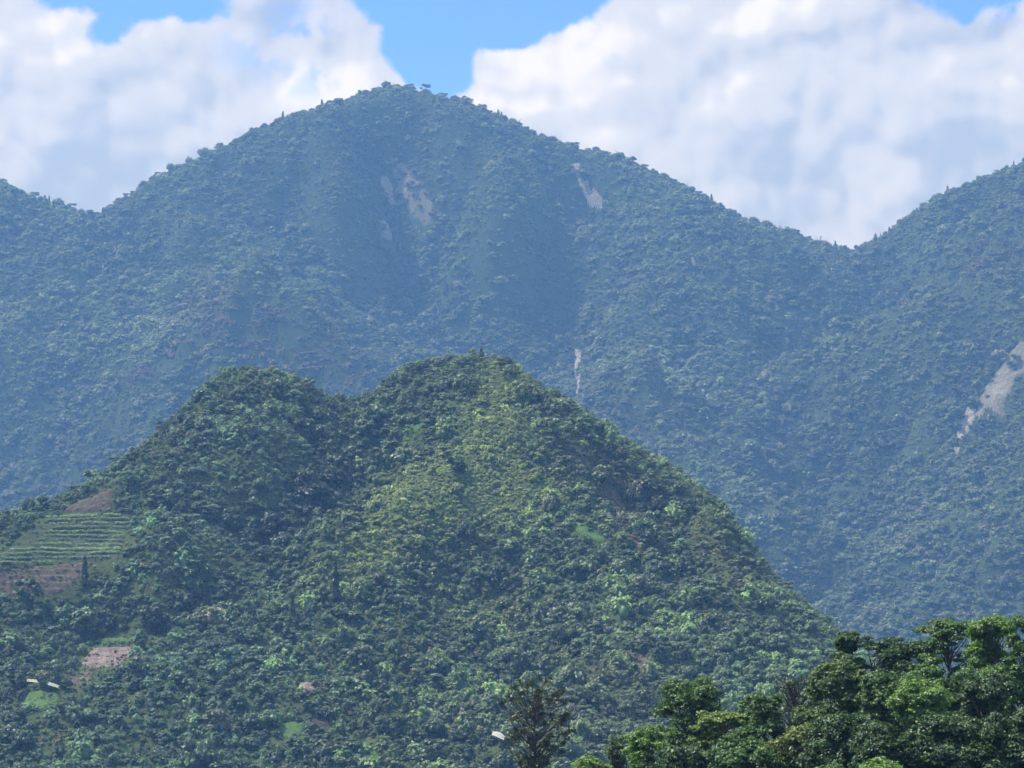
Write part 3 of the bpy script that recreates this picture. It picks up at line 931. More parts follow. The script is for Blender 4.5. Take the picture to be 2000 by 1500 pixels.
# ---- bare ground sheets laid over the terrain
def drape(name, poly, G, mat, st, lift, D_lo, D_hi, wob, lump, label, kind='structure', stepped=0.0, cat=None):
    us = [p[0] for p in poly]; vs = [p[1] for p in poly]
    xl = min(float(at(min(us) - 12, 0, D)[0]) for D in (D_lo, D_hi)); xh = max(float(at(max(us) + 12, 0, D)[0]) for D in (D_lo, D_hi))
    gx, gy = np.meshgrid(np.arange(xl, xh, st), np.arange(D_lo, D_hi, st))
    gz = G(gx, gy)
    pu, pv = proj(gx, gy, gz)
    ins = inpoly(pu, pv, poly, wob)
    vis = visible(G, gx.ravel(), gy.ravel(), gz.ravel(), 16 if G is GM else 6).reshape(gx.shape)
    ins &= vis
    if ins.sum() < 4: print('EMPTY drape', name); return None
    z = gz + lift + fbm(gx / (st * 3), gy / (st * 3), 81, 3) * lump
    if stepped:
        q = z / stepped + fbm(gx / 40, gy / 40, 83, 2) * .5
        fr = q - np.floor(q); z = (np.floor(q) + np.clip((fr - .55) / .45, 0, 1) - (q - z / stepped)) * stepped + lift * .3
        z = np.maximum(z, gz + .15)
    nid = -np.ones(gx.shape, int)
    cell = ins[:-1, :-1] & ins[1:, :-1] & ins[:-1, 1:] & ins[1:, 1:]
    if cell.sum() < 3: print('EMPTY drape', name, label); return None
    used = np.zeros(gx.shape, bool)
    for a, b in ((0, 0), (0, 1), (1, 0), (1, 1)):
        used[a:gx.shape[0] - 1 + a, b:gx.shape[1] - 1 + b] |= cell
    # rim sinks into the ground
    rim = used.copy()
    inner_ = used.copy(); inner_[1:-1, 1:-1] = used[1:-1, 1:-1] & used[:-2, 1:-1] & used[2:, 1:-1] & used[1:-1, :-2] & used[1:-1, 2:]
    rim &= ~inner_
    z = np.where(rim, gz - .6, z)
    nid[used] = np.arange(used.sum())
    vv = np.stack([gx[used], gy[used], z[used]], -1)
    f = np.stack([nid[:-1, :-1][cell], nid[:-1, 1:][cell], nid[1:, 1:][cell], nid[1:, :-1][cell]], -1)
    o = mesh_obj(name, vv, f, mat, smooth=not stepped)
    return tag(o, label, cat, None, kind)


scar_lab = {'o': 'faint middle streak between the pale landslides', 'a': 'narrow pale landslide streak high on the mountain face', 'b': 'short pale landslide streak lower on the mountain face', 'c': 'broad faded landslide below the main peak',
            'd': 'tan landslide right of the main peak', 'e': 'thin pale gully slide at the mountain centre', 'f': 'long brown landslide at the right edge', 'g': 'white rubble tail of the right-hand landslide',
            'h': 'small bare spur ledge', 'i': 'tiny pale slide beneath the broad one', 'j': 'small light clearing on the right ridge'}
for q, lab in scar_lab.items():
    poly, kd = SCARS[q]
    vs = [p[1] for p in poly]
    drape('landslide', poly, GM, [M_SCAR, M_SCAR_PALE, M_SCAR_PALE, M_SCAR, M_SCAR][kd], 3.0 if q in 'cfd' else 1.8, 3.0, D0(max(vs)) - 620, D0(min(vs)) + 450, 5, 3.5, lab)

fl = [('soil', 'upper_soil', M_SOIL, 'reddish brown bare field above the green terraces', 0), ('soil', 'lower_soil', M_SOIL, 'brown ploughed terraces below the green ones', 3.4),
      ('soil', 'pale_soil', M_SOIL_PALE, 'pale pinkish tilled field edged with grass', 2.5), ('soil', 'small_soil', M_SOIL, 'small reddish field lower on the slope', 2.2),
      ('terrace', 'green_terrace', M_CROP, 'stepped green terrace field on the hill shoulder', 3.4), ('grass', 'green_strip', M_GRASS, 'bright green grass strip curving above the pale field', 0),
      ('grass', 'low_field', M_GRASS, 'small green field at lower left', 0), ('grass', 'spur_grass', M_GRASS, 'green grassy patch on the spur', 0), ('grass', 'slope_grass', M_GRASS, 'bright green grassy ledge on the right slope', 0),
      ('grass', 'low_grass', M_GRASS, 'green grass clearing near the bottom edge', 0), ('soil', 'pale_patch', M_SOIL_PALE, 'small pale bare patch near the bottom', 0), ('soil', 'low_soil', M_SOIL, 'small brown bare patch near the bottom', 0),
      ('slope', 'cliff_brown', M_SOIL, 'brown dry steep slope beside the dark gully', 0), ('slope', 'cliff_brown_low', M_SOIL, 'small eroded pink slope above the dark sparse tree', 0)]
for nm, key, mat, lab, stp in fl:
    poly = FIELDS[key]; vs = [p[1] for p in poly]
    drape(nm, poly, GH, mat, 1.1, 1.2, H0(max(vs)) - 110, H0(min(vs)) + 110, 3, .5, lab, stepped=stp)

# ---- hill forest
rng = np.random.default_rng(8)
hx, hy = jitter_points(rng, -430, 420, 1200, 1960, 2.65)
k = slope_keep(GH, hx, hy, rng, 2.0); hx, hy = hx[k], hy[k]
hz_ = GH(hx, hy)
u, v = proj(hx, hy, hz_)
k = (u > -130) & (u < 2130) & (v < 1640) & (hz_ > -100)
hx, hy, hz_, u, v = hx[k], hy[k], hz_[k], u[k], v[k]
k = visible(GH, hx, hy, hz_, 9)
hx, hy, hz_, u, v = hx[k], hy[k], hz_[k], u[k], v[k]
thin_keys = {'cliff_brown': .6, 'cliff_brown_low': .65, 'spur_grass': .3, 'slope_grass': .25, 'low_grass': .2, 'pale_patch': .35, 'low_soil': .5, 'low_field': .12, 'green_strip': .02, 'lower_soil': .02, 'small_soil': .08}
k = np.ones(len(hx), bool)
for key, poly in FIELDS.items():
    # a tree standing just below a field must not hide it either
    if key == 'low_field':
        k &= ~inpoly(u, v, [(46, 1346), (130, 1360), (130, 1386), (46, 1374)]) & ~inpoly(u, v, [(955, 1464), (995, 1470), (990, 1500), (960, 1496)])
    ins = inpoly(u, v, poly, 3) | inpoly(u, v - 10, poly, 3) | inpoly(u, v - 18, poly, 3) | inpoly(u, v - 25, poly, 3)
    k &= ~(ins & (rng.random(len(hx)) > thin_keys.get(key, 0.0)))
hx, hy, hz_, u, v = hx[k], hy[k], hz_[k], u[k], v[k]
n = len(hx)
yel = np.clip(blob(u, v, 965, 830, 60, 110, 10) + blob(u, v, 900, 960, 110, 60) + blob(u, v, 740, 1060, 160, 50, -35) + .8 * blob(u, v, 1010, 960, 90, 70) + .7 * blob(u, v, 800, 1000, 80, 60, -30) + .5 * blob(u, v, 1000, 740, 60, 50)
              + .5 * blob(u, v, 960, 1200, 60, 40) + .35 * blob(u, v, 1320, 930, 120, 40, 40) + .25 * blob(u, v, 560, 760, 120, 50), 0, 1)
brn = np.clip(blob(u, v, 1230, 1010, 40, 80, -25) + .9 * blob(u, v, 1400, 1090, 35, 90, -35) + .6 * blob(u, v, 1130, 900, 90, 30, 30) + .6 * blob(u, v, 1190, 1330, 110, 60, 20) + .4 * blob(u, v, 310, 880, 70, 50, -40)
              + .5 * blob(u, v, 1000, 1220, 50, 30) + .5 * blob(u, v, 1130, 1440, 100, 40) + .4 * blob(u, v, 60, 1400, 80, 60), 0, 1)
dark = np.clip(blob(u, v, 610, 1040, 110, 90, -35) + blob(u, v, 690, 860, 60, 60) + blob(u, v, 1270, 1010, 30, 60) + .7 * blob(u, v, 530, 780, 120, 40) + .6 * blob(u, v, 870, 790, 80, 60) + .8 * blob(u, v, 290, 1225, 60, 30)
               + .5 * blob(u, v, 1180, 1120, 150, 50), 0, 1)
bam = np.clip((v - 1080) / 250, 0, 1) * (fbm(hx / 45, hy / 45, 91, 2) > -.15)
p1 = fbm(hx / 60, hy / 60, 92, 3); p2 = fbm(hx / 18, hy / 18, 93, 2)
idx, kk = pick(rng, n, [('round', .9 + 1.2 * dark), ('layered', .6 + .6 * dark + .5 * bam), ('conic', .04 + .06 * dark), ('bamboo', .35 + 1.1 * bam), ('bush', .5 + 1.6 * yel + 1.0 * brn), ('tuft', .15 + 2.2 * yel + 1.2 * brn), ('snag', .04 + .12 * brn)])
sc = rng.lognormal(0, .42, n) * 2.15 * (1 + .4 * p2) * (1 + .25 * dark) * (1 - .22 * yel)
sc *= np.where(kk == 3, .95, 1) * np.where(kk == 4, .85, 1) * np.where(kk == 5, .7, 1) * np.where(kk == 2, .85, 1)
sc = np.clip(sc, .9, 7.0)
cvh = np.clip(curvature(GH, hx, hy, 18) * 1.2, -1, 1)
sc = sc * (1 - .2 * cvh); emg = (rng.random(n) < .06) & (kk < 2) & (np.abs(hy - np.interp(hx, hs_xy[:, 0], hs_xy[:, 1])) > 40); sc = np.where(emg, sc * 1.5, sc)
sc = np.where(np.abs(hy - np.interp(hx, hs_xy[:, 0], hs_xy[:, 1])) < 40, np.minimum(sc, 3.0), sc)
hgt = rng.uniform(.8, 1.35, n)
sc = under_skyline(hx, hy, hz_, sc, hgt, hs, 6 + rng.exponential(6, n), 1.0)
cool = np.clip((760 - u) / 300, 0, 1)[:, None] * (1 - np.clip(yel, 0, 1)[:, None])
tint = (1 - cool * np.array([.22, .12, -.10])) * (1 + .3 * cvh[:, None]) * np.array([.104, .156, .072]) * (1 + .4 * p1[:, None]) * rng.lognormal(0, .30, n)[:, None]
tint = tint * (1 - .75 * yel[:, None]) + .75 * yel[:, None] * np.array([.265, .33, .105]) * rng.lognormal(0, .22, n)[:, None]
tint = tint * (1 - .7 * brn[:, None]) + .7 * brn[:, None] * np.array([.105, .085, .055]) * rng.lognormal(0, .22, n)[:, None]
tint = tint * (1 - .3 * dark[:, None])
isb = (kk == 3)[:, None]
tint = np.where(isb, tint * np.array([1.25, 1.3, 1.25]), tint)
rare = rng.random(n) < .025
tint[rare] = np.array([.15, .165, .10]) * rng.uniform(.7, 1.2, (rare.sum(), 1))
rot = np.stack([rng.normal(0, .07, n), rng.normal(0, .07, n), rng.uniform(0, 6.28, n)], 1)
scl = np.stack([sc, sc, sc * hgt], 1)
print('hill plants', n)

# low scrub filling the ground between the trees, densest on the sunny spur
sx_, sy_ = jitter_points(rng, -430, 420, 1200, 1960, 2.05, .48)
k0 = slope_keep(GH, sx_, sy_, rng, 1.9); sx_, sy_ = sx_[k0], sy_[k0]
sz_ = GH(sx_, sy_); su, sv = proj(sx_, sy_, sz_)
k0 = (su > -60) & (su < 2060) & (sv < 1600) & (sz_ > -100)
sx_, sy_, sz_, su, sv = sx_[k0], sy_[k0], sz_[k0], su[k0], sv[k0]
k0 = visible(GH, sx_, sy_, sz_, 3)
for key, poly in FIELDS.items():
    k0 &= ~(inpoly(su, sv, poly, 3) & (rng.random(len(sx_)) > {'spur_grass': .6, 'slope_grass': .6, 'low_grass': .6, 'cliff_brown': .4, 'cliff_brown_low': .4}.get(key, 0.0)))
YEL = lambda u, v: np.clip(blob(u, v, 965, 830, 70, 120, 10) + blob(u, v, 900, 960, 120, 70) + blob(u, v, 740, 1060, 170, 60, -35) + .8 * blob(u, v, 1010, 960, 100, 80) + .7 * blob(u, v, 800, 1000, 90, 70, -30) + .6 * blob(u, v, 1000, 740, 70, 60)
              + .4 * blob(u, v, 960, 1200, 80, 50) + .45 * blob(u, v, 1320, 930, 130, 50, 40) + .25 * blob(u, v, 560, 760, 120, 50), 0, 1)
BRN = lambda u, v: np.clip(blob(u, v, 1230, 1010, 40, 80, -25) + .9 * blob(u, v, 1400, 1090, 35, 90, -35) + .6 * blob(u, v, 1130, 900, 90, 30, 30) + .6 * blob(u, v, 1190, 1330, 110, 60, 20), 0, 1)
sy2 = YEL(su, sv); sb2 = BRN(su, sv)
k0 &= rng.random(len(sx_)) < .42 + .6 * sy2 + .4 * sb2
sx_, sy_, sz_, sy2, sb2 = sx_[k0], sy_[k0], sz_[k0], sy2[k0][:, None], sb2[k0][:, None]
ns = len(sx_); print('scrub', ns)
sidx, _ = pick(rng, ns, [('bush', 1.0), ('tuft', .9)])
ssc = rng.lognormal(0, .3, ns) * 1.25
st_ = np.array([.122, .178, .08]) * rng.lognormal(0, .3, ns)[:, None]
st_ = st_ * (1 - .8 * sy2) + .8 * sy2 * np.array([.295, .37, .125]) * rng.lognormal(0, .25, ns)[:, None]
st_ = st_ * (1 - .7 * sb2) + .7 * sb2 * np.array([.17, .135, .09]) * rng.lognormal(0, .25, ns)[:, None]
o = scatter_obj('hill_scrub', np.stack([sx_, sy_, sz_ - .1], 1), sidx, np.stack([rng.normal(0, .15, ns), rng.normal(0, .15, ns), rng.uniform(0, 6.28, ns)], 1),
                np.stack([ssc, ssc, ssc * rng.uniform(.9, 1.7, ns)], 1), st_)
tag(o, 'low scrub, ferns and tall grass between the trees of the near hill', 'scrub', None, 'stuff')

# the 250 trees that show largest become objects of their own, the rest one mass
inframe = (u > 5) & (u < 1990) & (v > 650) & (v < 1490) & (kk <= 2)
inframe &= ~((u > 1130) & (v > 1330 - (u - 1150) * .25)) & ~((np.abs(u - 1050) < 85) & (v > 1320))
rank = np.where(inframe, sc * np.where(kk == 2, 1.4, 1) / hy, -1)
top = np.argsort(-rank)[:250]
sel = np.zeros(n, bool); sel[top] = True
m = ~sel
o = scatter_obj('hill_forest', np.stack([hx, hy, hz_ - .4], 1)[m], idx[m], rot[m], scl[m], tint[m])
tag(o, 'dense mixed trees, bamboo and scrub covering the near hill', 'forest', None, 'stuff')


def zone(u, v):
    if v < 790 and u < 700: return 'on the rounded left hilltop'
    if v < 800: return 'on the pointed main hilltop'
    if u < 330 and v < 1180: return 'around the terraced field'
    if u < 420 and v >= 1180 and v < 1340: return 'beside the pale tilled field'
    if u < 420: return 'at the bottom left corner'
    if u < 720 and v < 1120: return 'in the valley between hilltops'
    if v >= 1330 and u < 900: return 'along the bottom edge'
    if u < 900 and v >= 1120: return 'at the central spur foot'
    if u < 1130 and v < 1120: return 'on the yellow-green central spur'
    if u < 1130: return 'above the dark sparse tree'
    if v < 1060: return 'near the dark gully'
    if v < 1200: return 'on the lower right flank'
    return 'just behind the foreground trees'


kind_of = {}
for nm, ids in KI.items():
    for i in ids: kind_of[i] = nm
ORD = ['', 'second', 'third', 'fourth', 'fifth', 'sixth', 'seventh', 'eighth', 'ninth', 'tenth', 'eleventh', 'twelfth', 'thirteenth', 'fourteenth', 'fifteenth', 'sixteenth']
NUM = ['', 'one', 'two', 'three', 'four', 'five', 'six', 'seven', 'eight', 'nine', 'ten', 'eleven', 'twelve', 'thirteen', 'fourteen', 'fifteen', 'sixteen']
desc = {}
for i in top:
    nm = kind_of[int(idx[i])]
    t = tint[i]; lum = t.mean()
    tone = 'brownish' if t[0] > t[1] * .95 else 'yellow-green' if lum > .115 else 'mid-green' if lum > .072 else 'dark green'
    shape = {'round': 'round', 'layered': 'layered', 'conic': 'pointed'}[nm]
    big = 'tall' if nm == 'conic' or hgt[i] > 1.12 else 'broad'
    desc.setdefault((f'{big} {tone} {shape}', zone(u[i], v[i])), []).append(int(i))
for (ds, zn), ids in desc.items():
    ids.sort(key=lambda q: u[q])
    for j, i in enumerate(ids):
        N_ = len(ids)
        if N_ == 1: lab = f'{ds} tree {zn}'
        elif j == 0: lab = f'leftmost of {NUM[min(N_, 16)]} {ds} trees {zn}'
        elif j == N_ - 1: lab = f'rightmost of {NUM[min(N_, 16)]} {ds} trees {zn}'
        else: lab = f'{ORD[min(j, 15)]} from left of {NUM[min(N_, 16)]} {ds} trees {zn}'
        o = plist[int(idx[i])].copy(); o.name = 'conifer' if 'pointed' in ds else 'broadleaf_tree'
        o.location = (float(hx[i]), float(hy[i]), float(hz_[i] - .4)); o.rotation_euler = tuple(map(float, rot[i])); o.scale = tuple(map(float, scl[i]))
        o['tint'] = [float(q) for q in tint[i]]
        tag(o, lab, 'tree', f'{ds} trees {zn}' if N_ > 1 else None)
        COL.objects.link(o)


def place(pk, name, uu, vv, G, D_lo, D_hi, scale, hs_, tint_, lab, grp=None, rz=0, tilt=(0, 0), sink=1.0, crest=False):
    """stand one tree on the terrain where the sight line through the photo's pixel (uu, vv) meets it"""
    D = np.linspace(D_lo, D_hi, 900); x, y, z = at(uu, vv, D)
    gz = G(x, y)
    hit = np.where(gz >= z)[0]
    j = int(hit[0]) if len(hit) else int(np.argmax(gz / D - z / D))
    o = plist[pk].copy(); o.name = name
    o.location = (float(x[j]), float(y[j]), float(gz[j] - sink)); o.rotation_euler = (tilt[0], tilt[1], rz); o.scale = (scale, scale, scale * hs_)
    o['tint'] = list(tint_); tag(o, lab, 'tree', grp); COL.objects.link(o)
    return o


DK = (.034, .052, .024)
# trees that stand up from the skyline of the mountain: (u, v of the base, prototype kind, size, stretch, label)
def P(nm, i=0): return KI[nm][i % len(KI[nm])]
sk = [(765, 172, 'conic', 5, 1.1, 'pointed tree crowning the very peak of the mountain'), (740, 180, 'round', 9, .9, 'bulky dark tree just left of the mountain peak'),
      (795, 178, 'round', 6, 1.0, 'small round tree just right of the mountain peak'), (828, 183, 'conic', 6, 1.1, 'thin pointed tree a little right of the mountain peak'),
      (885, 200, 'round', 11, .85, 'broad dark crown on the second bump right of the peak'), (925, 216, 'conic', 7, 1.2, 'dark spire tree below the second bump of the ridge'),
      (942, 226, 'conic', 5.5, 1.1, 'short spire tree beside the ridge step'), (965, 230, 'round', 8, 1.0, 'round crown at the top of the right ridge slope'),
      (1012, 244, 'round', 11, .8, 'boxy dark crown on the ridge slope right of the peak'), (1038, 254, 'round', 6.5, 1.1, 'lone round treetop on the ridge below the boxy crown'),
      (1058, 266, 'round', 7.5, 1.1, 'egg-shaped treetop on the middle of the right ridge'), (1116, 290, 'layered', 6, 1.1, 'ragged treetop near the tan landslide'),
      (1148, 296, 'conic', 5, 1.0, 'small spike tree above the tan landslide'), (1183, 302, 'round', 7, .8, 'low domed treetop left of the bare forked tree'),
      (1203, 306, 'snag', 8, 1.25, 'bare forked tree standing up from the ridge'), (1282, 338, 'round', 6.5, 1.25, 'blocky upright treetop at the ridge kink'),
      (1344, 370, 'snag', 9, 1.15, 'leaning wind-bent tree on a knob of the right ridge'), (1266, 332, 'conic', 4, 1.0, 'short spike tree beside the blocky treetop'),
      (1450, 430, 'conic', 4.5, 1.2, 'small spiky tree low on the right ridge'), (1488, 440, 'conic', 4.5, 1.2, 'second small spiky tree low on the right ridge'),
      (1540, 455, 'round', 6, .9, 'rounded treetop above the right saddle'), (1600, 474, 'conic', 5, 1.1, 'dark pointed treetop just left of the right saddle'),
      (1700, 478, 'conic', 5.5, 1.4, 'slender conifer just right of the right saddle'), (1720, 468, 'conic', 6, 1.4, 'taller slender conifer right of the right saddle'),
      (1786, 420, 'conic', 6, 1.1, 'dark conifer on the first rise of the right mountain'), (1795, 416, 'round', 6.5, .9, 'dark bushy tree on the first rise of the right mountain'),
      (1846, 384, 'conic', 7.5, 1.1, 'prominent conifer halfway up the right mountain skyline'), (1980, 322, 'conic', 6, 1.1, 'conifer near the top right skyline'),
      (14, 362, 'conic', 7, 1.0, 'pointed tree on the far left hilltop'), (82, 396, 'round', 4, 1.0, 'ragged tree on the slope of the far left hill'),
      (225, 402, 'round', 7.5, .9, 'round tree just right of the left saddle'), (258, 378, 'layered', 6, 1.1, 'wispy tree right of the left saddle'), (285, 362, 'layered', 5.5, 1.1, 'thin wispy tree on the lower left ridge'),
      (400, 306, 'conic', 5.5, 1.2, 'dark narrow tree on the left ridge'), (508, 252, 'round', 8, .8, 'dark domed treetop on the left ridge'), (540, 240, 'conic', 5.5, 1.0, 'small spire tree on the left ridge'),
      (595, 222, 'round', 7, .9, 'dark treetop on the upper left ridge'), (648, 204, 'conic', 6, 1.0, 'spire treetop on the upper left ridge'), (690, 190, 'round', 7, .9, 'rounded treetop left of the peak shoulder')]
for j, (uu, vv, pk, s_, h_, lab) in enumerate(sk):
    place(P(pk, j), {'conic': 'conifer', 'snag': 'dead_tree'}.get(pk, 'broadleaf_tree'), uu, vv + 4, GM, 4250 * MS, 5050 * MS, s_ * .72 * MS, h_, DK, lab, rz=j * 1.7, tilt=(0, .18 if uu == 1344 else 0), sink=1.5)
# notable trees of the hill
hk = [(940, 706, 'conic', 4.2, 1.0, (.04, .06, .025), 'dark pointed tree on the very top of the near hill'), (905, 720, 'round', 4.6, 1.0, (.05, .08, .03), 'bushy tree just left of the near hill top'),
      (825, 728, 'round', 4.8, .9, (.045, .075, .03), 'bushy tree at the left end of the hilltop ridge'), (765, 762, 'round', 3.6, 1.1, (.05, .08, .035), 'small round tree at the saddle between hilltops'),
      (985, 722, 'round', 6.5, .9, (.10, .12, .05), 'bushy yellow-green tree just right of the hill top'), (655, 1180, 'conic', 6.5, 1.35, (.022, .038, .02), 'dark column-shaped tree standing alone on the lower spur'),
      (910, 1055, 'round', 7, .95, (.05, .085, .035), 'round dark tree in the middle of the yellow-green spur'), (890, 930, 'round', 7, 1.1, (.045, .075, .035), 'upright dark green tree on the spur crest'),
      (1265, 1075, 'layered', 8, 1.1, (.06, .11, .055), 'pale layered tree at the mouth of the dark gully'), (165, 1150, 'conic', 5.5, 1.3, (.03, .05, .03), 'dark upright tree at the corner of the brown terraces'),
      (300, 1240, 'round', 9, 1.1, (.028, .045, .028), 'big dark tree above the pale tilled field'), (1230, 1120, 'layered', 7, 1.0, (.06, .10, .04), 'leafy tree below the brown slope'),
      (390, 1235, 'round', 8, 1.0, (.08, .11, .045), 'yellowish tree right of the big dark tree'), (645, 960, 'round', 8.5, 1.1, (.035, .055, .03), 'large dark rounded tree in the shaded valley'),
      (1495, 1200, 'round', 6, 1.0, (.06, .09, .04), 'round tree at the right foot of the hill'), (1345, 1010, 'round', 6.5, 1.1, (.04, .065, .03), 'dark tree right of the gully'),
      (128, 1352, 'round', 4, 1.1, (.04, .07, .035), 'small tree at the end of the pale sheet')]
for j, (uu, vv, pk, s_, h_, tt, lab) in enumerate(hk):
    place(P(pk, j), 'conifer' if pk == 'conic' else 'broadleaf_tree', uu, vv, GH, 1300, 1950, s_, h_, tt, lab, rz=j * 2.1, sink=.6)

# ---- crop rows along the terraces
rng = np.random.default_rng(12)
poly = FIELDS['green_terrace']
def hill_hit(uu, vv, lo=1250, hi=1950):
    D = np.linspace(lo, hi, 1200); x, y, z = at(uu, vv, D); gz = GH(x, y); h = np.where(gz >= z)[0]
    return (float(x[h[0]]), float(y[h[0]]), float(gz[h[0]])) if len(h) else None
rows = [(1014, 92, 258), (1021, 92, 256), (1029, 98, 252), (1037, 100, 248), (1045, 96, 244), (1053, 88, 240), (1061, 76, 238), (1069, 50, 236), (1077, 22, 236), (1085, 2, 232), (1094, -30, 214), (1102, -50, 120)]
for ri, (vv, ua, ub) in enumerate(rows):
    g = Geo(); pts = []
    for uu in np.arange(ua, ub, 1.1):
        h = hill_hit(uu, vv + 1.4 * math.sin(uu / 47 + ri * .5) + .5 * math.sin(uu / 13 + ri * 2.1) + (2 if uu < 60 else 0) - (uu - 130) * .012)
        if h: pts.append(h)
    P_ = np.array(pts); P_ = P_[(rng.random(len(P_)) > .05) & (vn(P_[:, 0] / 5, P_[:, 1] * 0 + ri, 7) > .16)]
    m_ = 16; pos = np.repeat(P_, m_, 0); nn = len(pos)
    pos = pos + np.stack([rng.normal(0, .35, nn), rng.normal(0, .4, nn), rng.uniform(1.2, 2.3, nn) + .4 * fbm(pos[:, 0] / 4, pos[:, 1] / 4, ri, 2)], 1)
    g.quads(leaves(rng, pos, np.tile([0, -.4, 1.], (nn, 1)) + rng.normal(size=(nn, 3)) * .6, .5, 1.5), rng.random(nn))
    o = g.obj('crop_row')
    bright = [1.5, .9, 1.1, .8, 1.15, 1.0, .75, 1.1, 1.45, 1.2, .95, 1.1][ri]
    o['tint'] = [.17 * bright, .25 * bright, .13 * bright]
    where = ['topmost', 'second', 'third', 'fourth', 'fifth', 'sixth', 'seventh', 'eighth', 'ninth', 'tenth', 'eleventh', 'lowest'][ri]
    tag(o, f'{where} green crop row from the top of the terraced field', 'crop row', 'crop rows of the terraced field')

# ---- weeds and small shrubs along the banks of the fields
wx, wy = jitter_points(rng, -430, 0, 1300, 1900, 2.0)
wz = GH(wx, wy); wu, wv2 = proj(wx, wy, wz)
pr = np.zeros(len(wx))
for key, q in (('green_terrace', .10), ('upper_soil', .10), ('lower_soil', .16), ('pale_soil', .10), ('small_soil', .22), ('green_strip', .25), ('low_field', .4)):
    pr = np.maximum(pr, inpoly(wu, wv2, FIELDS[key], 3) * q * (1 + 1.5 * (fbm(wx / 14, wy / 14, 96, 2) > .1)))
kq = rng.random(len(wx)) < pr
wx, wy, wz = wx[kq], wy[kq], wz[kq]; nw = len(wx)
widx, _ = pick(rng, nw, [('tuft', 1.0), ('bush', .8)])
ws = rng.uniform(.5, 1.25, nw)
o = scatter_obj('field_scrub', np.stack([wx, wy, wz + 1.0], 1), widx, np.stack([0 * wx, 0 * wx, rng.uniform(0, 6.28, nw)], 1), np.stack([ws, ws, ws], 1),
                np.array([.10, .15, .06]) * rng.lognormal(0, .35, nw)[:, None])
tag(o, 'weeds and low scrub on the banks of the hillside fields', 'scrub', None, 'stuff')

# ---- pale curved sheet and white cloth on the lower slope
def sheet(name, a, b, wid, arch, mat, lab, cat, D=None, lift=2.5, thick=.12):
    ha, hb = hill_hit(*a), hill_hit(*b)
    A = np.array(ha) + [0, -2, lift]; B = np.array(hb) + [0, -2, lift]
    n1, n2 = 36, 9; v = []; 
    dv = (B - A) / np.linalg.norm(B - A); side = np.cross(dv, [0, 0, 1.]); side /= np.linalg.norm(side)
    for s_ in range(2):
        for i in range(n1):
            t = i / (n1 - 1)
            for j in range(n2):
                q = j / (n2 - 1) - .5
                wd = wid * (math.sin(math.pi * min(max(t, .06), .96)) ** .6)
                p = A + (B - A) * t + side * q * wd + np.array([0, 0, 1]) * (arch * math.cos(q * math.pi) + .9 * math.sin(t * math.pi * .9) - .08 * math.sin(t * 60))
                v.append(p + np.array([0, 0, -thick * s_]))
    f = []; N = n1 * n2
    for i in range(n1 - 1):
        for j in range(n2 - 1):
            a_ = i * n2 + j; f.append((a_, a_ + n2, a_ + n2 + 1, a_ + 1)); f.append((N + a_, N + a_ + 1, N + a_ + n2 + 1, N + a_ + n2))
    for i in range(n1 - 1):
        for j in (0, n2 - 1):
            a_ = i * n2 + j; f.append((a_, N + a_, N + a_ + n2, a_ + n2))
    for j in range(n2 - 1):
        for i in (0, n1 - 1):
            a_ = i * n2 + j; f.append((a_, a_ + 1, N + a_ + 1, N + a_))
    o = mesh_obj(name, np.array(v), f, mat, smooth=True)
    return tag(o, lab, cat)


sheet('plastic_sheet', (54, 1348), (116, 1362), 3.0, 1.2, M_SHEET, 'long pale curved plastic sheet lying over the small green field', 'plastic sheet', lift=4.4)
sheet('plastic_sheet', (18, 1322), (34, 1330), 1.6, .6, M_SHEET, 'tiny bright scrap of sheet left of the small fields', 'plastic sheet', lift=3.4)
sheet('white_cloth', (963, 1461), (986, 1473), 4.2, 1.6, M_WHITE, 'small bright white oval sheet left of the dark sparse tree', 'white sheet', lift=6.0)

